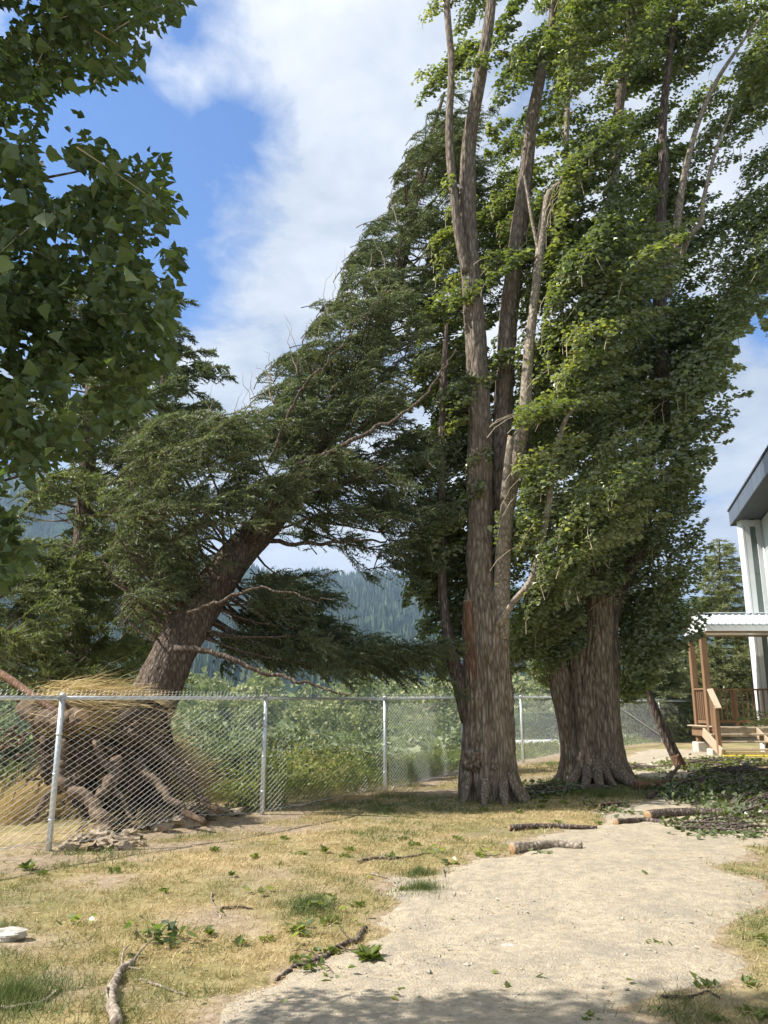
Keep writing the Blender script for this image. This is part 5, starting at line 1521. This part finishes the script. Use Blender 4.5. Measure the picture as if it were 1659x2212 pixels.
patch(910, 1925, .38, .26, 1100, 'green clump of grass at the path edge')
patch(905, 1890, .26, .22, 600, 'small green grass clump behind the other at the path edge')
patch(1290, 1715, .9, .8, 5000, 'green grass at the foot of the fluted poplar', (.05, .4))
patch(30, 2160, .5, .5, 2600, 'green grass in the lower left corner', (.0, .4))

# ------------------------------------------------------------------ fallen wood and leafy debris
def stick(name, pts, r0, r1, m, label, cat='stick', group=None, n=24, sides=8, lift=.5, cut=None, wob=.01):
    W = [on_ground(a, b) for a, b in pts] if len(pts[0]) == 2 else [on_ground(a, b) + np.array((0, 0, c)) for a, b, c in pts]
    base = np.array(W[0]); P = spline(np.array(W), n); R = np.linspace(r0, r1, n)
    P[:, 2] += R * .9 + .003
    P = P + wob * np.column_stack([fbm(np.arange(n) * .5 + k * 7 + pts[0][0], 0 * R, 0, 2, 3) for k in range(3)]) * np.array((1, 1, .3))
    o = empty(name, tuple(base), label, cat, group)
    mb = MB(); tube(mb, P - base, R, sides, groove(.07, 5, int(pts[0][0]) % 30, .08, 3, 10) if sides > 7 else None); mb.obj('wood', m, o, True)
    if cut: 
        a = P[0] - P[1]; disc(o, 'cut_end', P[0] - base, a, r0 * .97, M_cutwood, .012)
    return o, P
def leafbunch(o, pts, n, size, spread, m=None, name='leaves', tone=0):
    mb = MB(); P = np.asarray(pts) - np.array(o.location)
    k = RS.randint(len(P), size=n); C = P[k] + RS.normal(size=(n, 3)) * np.array((spread, spread, spread * .35)); C[:, 2] = np.maximum(C[:, 2], P[k][:, 2] - .02)
    leaves(mb, C, rand_unit(n) * np.array((1, 1, .4)) + WIND * .3, rand_unit(n) * .6 + np.array((0, 0, 1)), size * (.6 + .6 * RS.rand(n)), np.clip(RS.rand(n) * .8 + tone, 0, 1))
    f = mb.obj(name, m or M_poplar, o); f['kind'] = 'stuff' if n > 60 else ''
    if n <= 60: del f['kind']
    return f
o, P = stick('log', [(1106, 1844), (1160, 1838), (1210, 1835), (1257, 1838)], .050, .042, M_bark_pale, 'short pale birch like log lying across the edge of the gravel path', 'log', None, 30, 16, .5, True)
leafbunch(o, [on_ground(1165, 1850, .02), on_ground(1190, 1848, .02)], 12, .07, .05)
o, P = stick('log', [(1100, 1796), (1150, 1791), (1220, 1790), (1290, 1792)], .036, .02, M_bark_dark, 'dark broken log with orange split end lying behind the pale one', 'log', None, 30, 14, .5, True)
stick('stick', [(772, 1866), (800, 1858), (850, 1857), (880, 1853), (915, 1847)], .014, .008, M_bark_dark, 'bent brown stick on the lawn in the middle foreground', 'stick')
stick('stick', [(800, 1890), (840, 1900), (856, 1918), (880, 1922), (940, 1925)], .010, .006, M_bark_pale, 'thin pale kinked stick beside the green grass clump')
stick('stick', [(955, 1880), (965, 1905), (985, 1925), (980, 1945)], .012, .005, M_bark_pale, 'pale curved stick at the left edge of the path')
stick('stick', [(995, 1960), (1015, 1968), (1030, 1980)], .007, .004, M_bark_dark, 'small dark twig on the gravel')
stick('stick', [(1300 - 120, 2182), (1220, 2187), (1260, 2191)], .007, .004, M_bark_dark, 'thin dark twig on the gravel at the bottom')
stick('stick', [(1430, 2160), (1500, 2155), (1530, 2145), (1560, 2160)], .008, .004, M_bark_dark, 'crooked dark twig at the right edge of the path')
stick('stick', [(308, 2120), (350, 2135), (405, 2155)], .008, .006, M_bark_pale, 'pale straight twig right of the fallen leafy branch')
stick('stick', [(0, 2185), (60, 2178), (105, 2160), (130, 2140)], .012, .007, M_bark_pale, 'bent pale stick in the shade of the lower left corner')
stick('stick', [(455, 1932), (460, 1955), (475, 1985)], .008, .004, M_bark_pale, 'thin pale twig standing off the bare dirt patch')
stick('stick', [(480, 1965), (520, 1962), (545, 1966)], .009, .005, M_bark_dark, 'dark twig above the bare dirt patch')
o, P = stick('fallen_branch', [(250, 2225), (238, 2175), (245, 2140), (262, 2105), (290, 2085)], .028, .018, M_bark_pale, 'broken poplar branch with green leaves lying at lower left', 'branch', None, 30, 12)
mb = MB()
for L in ([(262, 2105, .02), (265, 2080, .06), (280, 2060, .05)], [(285, 2088, .02), (310, 2065, .05), (335, 2045, .06)], [(240, 2150, .02), (228, 2160, .05), (235, 2180, .02)], [(270, 2098, .02), (290, 2100, .02), (305, 2102, .02)]):
    W = np.array([on_ground(a, b, c) for a, b, c in L]); mb = MB(); tube(mb, spline(W, 10) - np.array(o.location), np.linspace(.009, .003, 10), 5); mb.obj('side_twig', M_bark_pale, o, True)
nl = 0
while nl < 46:
    c = on_ground(random.gauss(345, 32), random.gauss(2040, 12), random.uniform(.01, .11)) - np.array(o.location)
    q = link('leaf', random.choice(near_leaf_me), o, tuple(c), (random.uniform(-1.1, .6), random.uniform(-.8, .8), random.uniform(0, 6.3))); s_ = random.uniform(.05, .085); q.scale = (s_,) * 3; nl += 1
o, P = stick('fallen_branch', [(600, 2120), (640, 2090), (690, 2075), (730, 2050), (770, 2035), (790, 2010)], .010, .016, M_bark_dark, 'thin dark twiggy branch lying along the lawn edge of the path', 'branch', None, 30, 8)
mb = MB()
for L in ([(640, 2090), (700, 2092), (720, 2110)], [(730, 2050), (760, 2060), (800, 2050)], [(690, 2075), (660, 2060), (630, 2062)], [(760, 2038), (740, 2020), (735, 2005)]):
    W = np.array([on_ground(a, b, .02) for a, b in L]); mb = MB(); tube(mb, spline(W, 10) - np.array(o.location), np.linspace(.006, .002, 10), 4); mb.obj('side_twig', M_bark_dark, o, True)
leafbunch(o, [on_ground(a, b, .02) for a, b in [(640, 2080), (660, 2100), (720, 2115), (700, 2060)]], 40, .05, .05, M_weed, 'leaves', -.1)
# leaf sprigs lying on the lawn
for k_, (px, py, n, lab) in enumerate([(172, 2002, 7, 'little sprig of pale backed leaves on the lawn at left'), (1048, 1852, 16, 'leaf sprig left of the two short logs'), (968, 1868, 12, 'leaf sprig on the lawn edge left of the path'),
        (680, 1965, 26, 'pale leaf sprig on the blue green grass clump'), (640, 2020, 18, 'leaf sprig below the blue green grass clump'), (925, 1845, 9, 'small leaf sprig above the bent brown stick'), (290, 2010, 4, 'two loose leaves at left centre lawn'), (560, 1930, 6, 'few fallen leaves on the lawn above the dirt patch')]):
    q = on_ground(px, py)
    o = empty('leaf_sprig', tuple(q), lab, 'leaves')
    for j in range(n):
        c = (random.gauss(0, .07), random.gauss(0, .09), random.uniform(.015, .06))
        l = link('leaf', random.choice(pl_me), o, c, (random.uniform(-.7, .7), random.uniform(-.7, .7), random.uniform(0, 6.3))); s_ = random.uniform(.05, .08); l.scale = (s_,) * 3
# loose single leaves
for k_ in range(46):
    px, py = random.uniform(0, 1659), random.uniform(1790, 2200)
    q = on_ground(px, py, .03)
    l = link('fallen_leaf', random.choice(pl_me), None, tuple(q), (random.uniform(-.5, .5), random.uniform(-.5, .5), random.uniform(0, 6.3))); s_ = random.uniform(.035, .06); l.scale = (s_,) * 3
    tag(l, 'single green poplar leaf blown onto the lawn or path', 'leaf', 'loose leaves on the ground')
# stones
for (px, py, r, sq, lab, m) in ((1098, 2047, .032, (1.3, .9, .45), 'flat pale stone on the middle of the gravel path', M_stone), (1136, 2072, .018, (1.3, .9, .5), 'small brown pebble just right of the flat pale stone', M_pebble),
        (1122, 1967, .018, (1.2, .9, .5), 'small pebble on the path above the flat pale stone', M_pebble), (12, 2030, .085, (1.5, .9, .5), 'broken whitish rock at the left edge of the lawn', M_stone)):
    q = on_ground(px, py); mb = MB(); lump(mb, (0, 0, r * .3), r, int(px), .3, 14, sq, .5, 1.6)
    tag(mb.obj('stone', m, None, False, tuple(q)), lab, 'stone')

# right-hand brush: big limbs and leafy cut branches
BR = [
 ([(1400, 1772), (1450, 1766), (1520, 1764), (1590, 1765), (1640, 1752), (1700, 1748)], .062, .045, M_bark_dark, 'long grey limb lying across the path at the near side of the brush pile', True),
 ([(1330, 1784), (1390, 1777), (1450, 1783), (1520, 1788)], .038, .022, M_bark_dark, 'slim dark limb with an orange sawn end in front of the long grey one', True),
 ([(1372, 1707), (1420, 1702), (1460, 1697), (1520, 1698), (1600, 1694)], .07, .05, M_bark_red, 'reddish split log lying right of the fluted poplar', False),
 ([(1402, 1727), (1425, 1708), (1455, 1690, .12), (1470, 1686, .22)], .04, .03, M_bark_dark, 'short dark branch propped over the reddish split log', False),
 ([(1560, 1690), (1600, 1688), (1650, 1684), (1690, 1676)], .075, .06, M_bark_dark, 'thick grey limb at the right edge behind the brush', False),
 ([(1600, 1655), (1630, 1668), (1680, 1675)], .07, .05, M_bark_dark, 'pale grey limb end at the right edge near the porch', False),
 ([(1310, 1745), (1335, 1741), (1358, 1746)], .04, .025, M_bark_dark, 'short black stub of wood lying on the shaded path', False),
 ([(1240, 1708), (1290, 1706), (1320, 1708)], .05, .04, M_bark_dark, 'dark log in the grass in front of the fluted poplar', False),
 ([(1065, 1722), (1100, 1718), (1150, 1720)], .03, .02, M_bark_pale, 'pale branch against the foot of the burled poplar', False),
]
for L, r0, r1, m, lab, cut in BR:
    L = [(*q, 0.0) if len(q) == 2 else q for q in L]
    stick('fallen_limb', L, r0, r1, m, lab, 'log', None, 36, 14, .5, cut)
BRUSH = [  # leafy heaps: base px, end px, leaf count, height, label
 ((1480, 1740), (1650, 1700), 2600, .22, 'leafy cut branch heaped in the middle of the brush pile'),
 ((1430, 1725), (1560, 1690), 1900, .20, 'leafy cut branch at the left end of the brush pile'),
 ((1560, 1770), (1720, 1740), 2200, .20, 'leafy cut branch on the near right of the brush pile'),
 ((1600, 1720), (1740, 1690), 2200, .25, 'leafy cut branch at the right frame edge of the brush pile'),
 ((1470, 1792), (1620, 1788), 1100, .07, 'low row of green leaves along the near side of the brush pile'),
 ((1130, 1716), (1230, 1706), 1500, .10, 'dark leafy branch lying between the two poplar trunks'),
 ((1430, 1655), (1640, 1650), 1800, .10, 'pale sunlit leafy branch lying below the porch steps'),
 ((1350, 1655), (1420, 1668), 1300, .08, 'pale leafy litter branch right of the fluted poplar'),
 ((1300, 1752), (1345, 1748), 260, .06, 'green leaf tuft beside the shaded path'),
 ((1500, 1668), (1650, 1672), 1700, .12, 'shaded leafy branch behind the thick grey limb'),
]
for a, b, n, h, lab in BRUSH:
    h *= .7
    A, B = on_ground(*a), on_ground(*b)
    n = int(n * .36)
    o = empty('leafy_branch', tuple(A), lab, 'branch')
    mb = MB()
    for q in range(24 if n > 300 else 4):
        s_ = A + (B - A) * random.uniform(0, .6) + np.array((random.gauss(0, .12), random.gauss(0, .25), .03))
        e_ = s_ + (B - A) * random.uniform(.3, .6) + np.array((random.gauss(0, .2), random.gauss(0, .35), random.uniform(.02, h * 1.6)))
        P = spline([s_, (s_ + e_) / 2 + np.array((random.gauss(0, .08), random.gauss(0, .1), h * random.uniform(-.1, .5))), e_], 12); tube(mb, P - A, np.linspace(random.uniform(.010, .026), .005, 12), 5)
    mb.obj('branchwood', M_root if n % 2 else M_bark_dark, o, True)
    t = RS.rand(n)[:, None]; C = A + (B - A) * t + np.column_stack([RS.randn(n) * .14, RS.randn(n) * .42, np.abs(RS.randn(n)) * h * .45 * (1.1 - t[:, 0] * .4)])
    C[:, 2] = np.maximum(C[:, 2] - A[2] + G(C[:, 0], C[:, 1]) * 1.0, G(C[:, 0], C[:, 1]) + .01); 
    mb = MB(); leaves(mb, C - A, rand_unit(n) * np.array((1, 1, .5)), rand_unit(n) * .7 + np.array((0, 0, 1)), .06 + .035 * RS.rand(n), np.clip(RS.rand(n) * .8 + (.2 if 'pale' in lab else -.3), 0, 1))  # darker leaf tone stands in for shade on all but the pale heaps
    f = mb.obj('leaves', M_poplar, o); f['kind'] = 'stuff'

# dead limb leaning against the second poplar
a = on_ground(1474, 1662, -.02); b = WP(1372, 1440, float(a[1]) - .1)
o = empty('dead_limb', tuple(a), 'long dark dead limb leaning from the ground up into the fluted poplar', 'branch')
P = spline([a, a * .6 + b * .4 + np.array((-.03, 0, .02)), a * .25 + b * .75 + np.array((.02, 0, 0)), b, WP(1345, 1380, float(a[1]) - .1)], 60)
mb = MB(); tube(mb, P - a, np.linspace(.115, .05, 60), 22, groove(.10, 5, 44, .12, 3, 14)); mb.obj('wood', M_bark_dark, o, True)
mb = MB(); tube(mb, spline([P[20], P[20] + np.array((.14, 0, -.05)), P[20] + np.array((.22, 0, -.30)), P[14] + np.array((.16, 0, -.35))], 14) - a, np.linspace(.014, .005, 14), 5); mb.obj('side_twig', M_bark_dark, o, True)
mb = MB(); tube(mb, P[:8] - a, np.linspace(.12, .112, 8), 18, groove(.06, 5, 4, .05)); mb.obj('bare_base', M_bark_red, o, True)
# thin leaning pole at far left
a = WP(-60, 1425, 11.5); b = WP(85, 1512, 10.5)
o = empty('bare_limb', tuple(b), 'reddish bare limb slanting in from the left edge above the fence', 'branch')
mb = MB(); tube(mb, spline([a, (a + b) / 2 + np.array((0, 0, .04)), b, WP(150, 1555, 10.3)], 24) - b, np.linspace(.055, .04, 24), 10, groove(.08, 5, 9, .1)); mb.obj('wood', M_bark_red, o, True)

# ------------------------------------------------------------------ building
E1 = np.array((10.5, 24.0, 0)); bdir = np.array((-.256, -.967, 0)); rdir = np.array((.967, -.256, 0))
ZS, ZT = 6.83, 7.25
bld = empty('school_building', (11.1, 23.2, Gs(11.1, 23.2)), 'pale grey panelled building with dark overhanging roof at the right edge', 'building')
def prism(mb, poly, z0, z1, rnd=.5):
    P = np.array(poly, float); n = len(P)
    V = np.vstack([np.column_stack([P, np.full(n, z0)]), np.column_stack([P, np.full(n, z1)])])
    mb.add(V, [(i, (i + 1) % n, n + (i + 1) % n, n + i) for i in range(n)], rnd)
    mb.add(V, [(n, n + 1, n + 2, n + 3), (3, 2, 1, 0)], rnd)
def bl(o_, a, b): return (o_ + bdir * a + rdir * b)[:2]
BO = np.array(bld.location)
def bobj(name, poly, z0, z1, m, par=None):
    mb = MB(); prism(mb, [np.array(q) - BO[:2] for q in poly], z0 - BO[2], z1 - BO[2]); 
    return mb.obj(name, m, par or bld)
roof = bobj('roof', [bl(E1, .03, .03), bl(E1, 26, .03), bl(E1, 26, 9), bl(E1, .03, 9)], ZS + .03, ZT - .03, M_fascia)
bobj('soffit', [bl(E1, .04, .04), bl(E1, 26, .04), bl(E1, 26, 9), bl(E1, .04, 9)], ZS, ZS + .028, M_soffit, roof)
for k_ in range(14):   # fascia sheets with joints
    a0 = k_ * 1.8
    bobj('fascia_panel', [bl(E1, a0 + .012, 0), bl(E1, a0 + 1.79, 0), bl(E1, a0 + 1.79, .028), bl(E1, a0 + .012, .028)], ZS - .03, ZT, M_fascia, roof)
bobj('roof_edge', [bl(E1, -.02, -.03), bl(E1, 26, -.03), bl(E1, 26, .2), bl(E1, -.02, .2)], ZT + .002, ZT + .05, M_soffit, roof)
bobj('fascia_panel', [bl(E1, 0, .03), bl(E1, .028, .03), bl(E1, .028, 4), bl(E1, 0, 4)], ZS - .03, ZT, M_fascia, roof)
W0 = np.array((11.05, 23.25, 0))
zg = Gs(11, 22) - .4
wall = bobj('wall', [bl(W0, 0, .06), bl(W0, 24, .06), bl(W0, 24, 7), bl(W0, 0, 7)], zg, ZS - .002, M_strip)
zz = [zg + .5, 2.1, 3.5, 4.75, 5.85, ZS - .05]
for a0 in np.arange(.06, 14, 2.4):
    for z0, z1 in zip(zz[:-1], zz[1:]):
        bobj('wall_panel', [bl(W0, a0, .02), bl(W0, a0 + 2.385, .02), bl(W0, a0 + 2.385, .055), bl(W0, a0, .055)], z0 + .008, z1 - .008, M_panel, wall)
bobj('foundation', [bl(W0, -.02, .0), bl(W0, 24, .0), bl(W0, 24, .055), bl(W0, -.02, .055)], zg, zg + .49, M_concrete, wall)
# projecting corner fin: white frame with grey strips between
fin = bobj('corner_fin', [(10.52, 23.46), (10.56, 23.24), (11.12, 23.24), (11.12, 23.46)], zg, ZS - .004, M_strip)
for x0, x1, m in ((10.50, 10.56, M_white_metal), (10.575, 10.72, M_white_metal), (10.90, 11.05, M_white_metal)):
    bobj('fin_trim', [(x0, 23.19), (x1, 23.19), (x1, 23.238), (x0, 23.238)], zg, ZS - .006, m, fin)
bobj('fin_side', [(10.49, 23.24), (10.518, 23.24), (10.518, 23.5), (10.49, 23.5)], zg, ZS - .006, M_white_metal, fin)
for z0, z1 in ((2.2, 3.9), (3.92, 5.2), (5.22, 6.2)):
    bobj('fin_strip', [(10.73, 23.215), (10.89, 23.215), (10.89, 23.236), (10.73, 23.236)], z0, z1, M_strip, fin)
bobj('fin_trim', [(10.50, 23.18), (11.05, 23.18), (11.05, 23.189), (10.50, 23.189)], ZS - .22, ZS - .03, M_white_metal, fin)
mb = MB(); tube(mb, np.array([(11.0, 23.05, zg), (11.0, 23.05, 4), (11.0, 23.05, ZS - .1)]) - BO, .03, 10); mb.obj('downpipe', M_white_metal, bld, True)

# ------------------------------------------------------------------ porch
yf, yb = 21.6, 23.1
xl = gx(1508, 1560, yb - .25) - .04
zd = WP(1560, 1571, yf)[2]
pg = Gs(xl, yf)
porch = empty('covered_porch', (xl, yf, pg), 'brown timber porch with corrugated metal roof, railings and steps beside the building', 'porch')
PO = np.array(porch.location)
def pobj(name, fn, m, par=None):
    mb = MB(); fn(mb)
    for i in range(len(mb.v)): mb.v[i] = mb.v[i] - PO
    return mb.obj(name, m, par or porch)
ze = WP(1600, 1368, yf)[2]
zr = WP(1600, 1329, yf + .9)[2]
xf = gx(1534, 1560, yf) ; xb = gx(1508, 1560, yb - .25)
pobj('post', lambda mb: box(mb, (xf, yf, (zd + ze) / 2 - .05), (.15, .15, ze - zd + .1), None, .5, .008), M_timber)
pobj('post', lambda mb: box(mb, (xb, yb - .25, (pg + .25 + ze) / 2), (.15, .15, ze - pg - .25), None, .5, .008), M_timber)
pobj('footing', lambda mb: box(mb, (xb + .05, yb - .3, pg + .02), (.42, .42, .5), None, .5, .02), M_concrete)
pobj('footing', lambda mb: box(mb, (xf + .03, yf - .15, pg - .02), (.36, .36, .34), None, .5, .02), M_concrete)
pobj('post', lambda mb: box(mb, (xf, yf, (zd + pg) / 2), (.12, .12, zd - pg - .02), None, .5, .006), M_timber)
pobj('post', lambda mb: box(mb, (xf + 3.2, yf, (ze + pg) / 2), (.15, .15, ze - pg), None, .5, .006), M_timber)
XR = 12.2
pobj('beam', lambda mb: beam(mb, (xl - .05, yf, ze + .10), (XR, yf, ze + .10), .09, .17), M_timber)
pobj('beam', lambda mb: beam(mb, (xl - .05, yb - .25, ze + .10), (XR, yb - .25, ze + .10), .09, .17), M_timber)
# roof: ridge along x
ym = (yf + yb - .25) / 2
fy0, fy1 = yf - .22, yb + .0
def slope(mb, y0, z0, y1, z1, x0, x1, n):
    # corrugated sheet: trapezoid ribs
    xs, hs = [], []
    w = (x1 - x0) / n
    for i in range(n):
        for f, h in ((0, 0), (.72, 0), (.78, .022), (.92, .022), (.98, 0)):
            xs.append(x0 + (i + f) * w); hs.append(h)
    xs.append(x1); hs.append(0); xs, hs = np.array(xs), np.array(hs)
    d = nrm(np.array((0, y1 - y0, z1 - z0))); up = np.array((0, -d[2], d[1])); up = up if up[2] > 0 else -up
    m_ = len(xs); V = []
    for (yy, zz_) in ((y0, z0), (y1, z1)):
        V.append(np.column_stack([xs, np.full(m_, yy), np.full(m_, zz_)]) + up * hs[:, None])
    low = [v - up * .006 for v in V]
    A = np.vstack(V + low)
    i = np.arange(m_ - 1)
    mb.add(A, np.vstack([np.stack([i, i + 1, m_ + i + 1, m_ + i], 1), np.stack([2 * m_ + i, 3 * m_ + i, 3 * m_ + i + 1, 2 * m_ + i + 1], 1), np.stack([i, 2 * m_ + i, 2 * m_ + i + 1, i + 1], 1), np.stack([m_ + i, m_ + i + 1, 3 * m_ + i + 1, 3 * m_ + i], 1)]))
zf = ze + .22
x0r = xl - .08
nr = 0
xa = x0r
while xa < XR:
    pobj('roof_sheet', lambda mb: slope(mb, fy0, zf, ym, zr, xa, min(xa + .9, XR), 5), M_roof_metal); pobj('roof_sheet', lambda mb: slope(mb, fy1, zf, ym, zr, xa, min(xa + .9, XR), 5), M_roof_metal); xa += .903
pobj('ridge_cap', lambda mb: beam(mb, (x0r - .02, ym, zr + .03), (XR, ym, zr + .03), .16, .02), M_roof_metal)
pobj('fascia', lambda mb: beam(mb, (x0r, fy0 + .02, zf - .09), (XR, fy0 + .02, zf - .09), .03, .17), M_white_metal)
pobj('soffit', lambda mb: box(mb, ((x0r + XR) / 2, (fy0 + fy1) / 2, zf - .16), (XR - x0r - .04, fy1 - fy0 - .08, .015)), M_white_metal)
pobj('barge_board', lambda mb: beam(mb, (x0r, fy0, zf - .03), (x0r, ym, zr - .03), .03, .12), M_white_metal)
pobj('barge_board', lambda mb: beam(mb, (x0r, fy1, zf - .03), (x0r, ym, zr - .03), .03, .12), M_white_metal)
def gable(mb):
    V = [(x0r + .03, fy0 + .04, zf - .15), (x0r + .03, fy1 - .04, zf - .15), (x0r + .03, ym, zr - .05)]
    V += [(a + .03, b, c) for a, b, c in V]
    mb.add(V, [(0, 2, 1), (3, 4, 5)]); mb.add(V, [(0, 1, 4, 3), (1, 2, 5, 4), (2, 0, 3, 5)])
pobj('gable', gable, M_white_metal)
# deck boards and rim
for k_ in range(10):
    pobj('deck_board', lambda mb: beam(mb, (xl - .1, yf - .08 + k_ * .152, zd - .018), (XR, yf - .08 + k_ * .152, zd - .018), .142, .034), M_timber_g)
pobj('rim_board', lambda mb: beam(mb, (xl - .06, yf - .12, zd - .14), (XR, yf - .12, zd - .14), .04, .2), M_timber_g)
pobj('rim_board', lambda mb: beam(mb, (xl - .08, yf - .1, zd - .14), (xl - .08, yb - .1, zd - .14), .04, .2), M_timber)
pobj('rim_cap', lambda mb: beam(mb, (xl - .12, yf - .25, zd + .02), (xl - .12, yb - .05, zd + .02), .14, .035), M_timber_g)
# railings
zt = zd + .98
def rail(a, b, nb_, side='rail'):
    pobj('top_rail', lambda mb: beam(mb, (a[0], a[1], zt), (b[0], b[1], zt), .12, .045), M_timber)
    pobj('bottom_rail', lambda mb: beam(mb, (a[0], a[1], zd + .12), (b[0], b[1], zd + .12), .05, .08), M_timber)
    for k in range(nb_):
        t = (k + .5) / nb_; x, y = a[0] + (b[0] - a[0]) * t, a[1] + (b[1] - a[1]) * t
        pobj('baluster', lambda mb: box(mb, (x, y, (zd + .16 + zt) / 2), (.036, .036, zt - zd - .19), None, .5, .003), M_timber)
rail((xl + .05, yf + .07), (xl + .03, yb - .33), 9)
rail((xl + .1, yb - .12), (XR, yb - .12), 24)
for xx in (gx(1616 - 24, 1560, yb - .12),):
    pobj('rail_post', lambda mb: box(mb, (xx, yb - .12, (zd + zt) / 2), (.10, .10, zt - zd), None, .5, .005), M_timber)
# steps towards the camera
steps = 4; xs0 = gx(1546, 1600, yf - .8)
rise = (zd - pg) / (steps)
for k_ in range(1, steps):
    zt_ = zd - rise * k_; yy = yf - .12 - .29 * k_
    pobj('tread', lambda mb: beam(mb, (xs0, yy, zt_), (XR, yy, zt_), .27, .04), M_timber_g)
pobj('riser_board', lambda mb: beam(mb, (xs0 - .03, yf - .2 - .29 * 3 - .06, zd - rise * 3 - .12), (XR, yf - .2 - .29 * 3 - .06, zd - rise * 3 - .12), .04, .17), M_timber_g)
pobj('yellow_edge', lambda mb: beam(mb, (xs0 - .02, yf - .22 - .29 * 3 - .16, pg + .03), (XR, yf - .22 - .29 * 3 - .16, pg + .03), .14, .05), M_yellow)
for xx in (xs0 - .02, xs0 + 1.35):
    pobj('stringer', lambda mb: beam(mb, (xx, yf - .1, zd - .12), (xx, yf - .2 - .29 * 3.4, pg + .08), .05, .24), M_timber_g)
pobj('newel_post', lambda mb: box(mb, (xs0 + .0, yf - 1.0, (pg + zd - rise * 3 + 1.0) / 2 + .05), (.10, .10, 1.15), None, .5, .006), M_timber)
pobj('handrail', lambda mb: beam(mb, (xf + .05, yf - .05, zt - .02), (xs0 + .02, yf - 1.12, zd - rise * 3 + .98), .15, .04), M_timber_g)
for k_ in range(5):
    t = (k_ + .5) / 5; x, y = xf + (xs0 - xf) * t, yf - .1 - .85 * t
    zb, zu = zd - .05 - rise * 3 * t, zt - .03 - rise * 3 * t
    pobj('baluster', lambda mb: box(mb, (x, y, (zb + zu) / 2), (.036, .036, zu - zb), None, .5, .003), M_timber)
# fallen fir bough on the deck
c0 = np.array((gx(1650, 1540, yf + .3), yf + .3, zd))
o = empty('fir_bough', tuple(c0), 'torn green fir bough lying on the porch deck', 'branch')
mb, nd = MB(), MB()
for q in range(26):
    s_ = np.array((random.uniform(-.1, .9), random.uniform(-.3, .3), random.uniform(.05, .3))); d = nrm(np.array((-1 + random.gauss(0, .4), random.gauss(-.1, .4), random.gauss(.1, .3))))
    ln = random.uniform(.4, .8); pts = s_ + d * ln * np.linspace(0, 1, 18)[:, None] + np.array((0, 0, -.25)) * (np.linspace(0, 1, 18) ** 2)[:, None] * ln
    tube(mb, pts, np.linspace(.008, .002, 18), 4, cap=False)
    pp = np.repeat(pts, 14, 0); blades(nd, pp + RS.normal(size=pp.shape) * .02, d + RS.normal(size=pp.shape) * .7, .04 + .04 * RS.rand(len(pp)), np.full(len(pp), .009), np.clip(.2 + .6 * RS.rand(len(pp)), 0, 1))
mb.obj('stem', M_bark_fir, o, True); f = nd.obj('needles', M_fir_y, o); f['kind'] = 'stuff'

# ------------------------------------------------------------------ haze
def haze():
    mb = MB(); x0, x1, y0, y1, z0, z1 = -6500, 6500, -6500, 6500, -12.0, 860.0
    box(mb, ((x0 + x1) / 2, (y0 + y1) / 2, (z0 + z1) / 2), (x1 - x0, y1 - y0, z1 - z0))
    m = bpy.data.materials.new('air'); m.use_nodes = True; t = m.node_tree
    for n in list(t.nodes): t.nodes.remove(n)
    out = t.nodes.new('ShaderNodeOutputMaterial'); v = t.nodes.new('ShaderNodeVolumePrincipled')
    v.inputs['Color'].default_value = (.50, .72, 1.0, 1); v.inputs['Density'].default_value = 0.00014; v.inputs['Anisotropy'].default_value = 0.2
    t.links.new(v.outputs[0], out.inputs['Volume'])
    tag(mb.obj('haze', m), None, None, None, 'stuff')
haze()
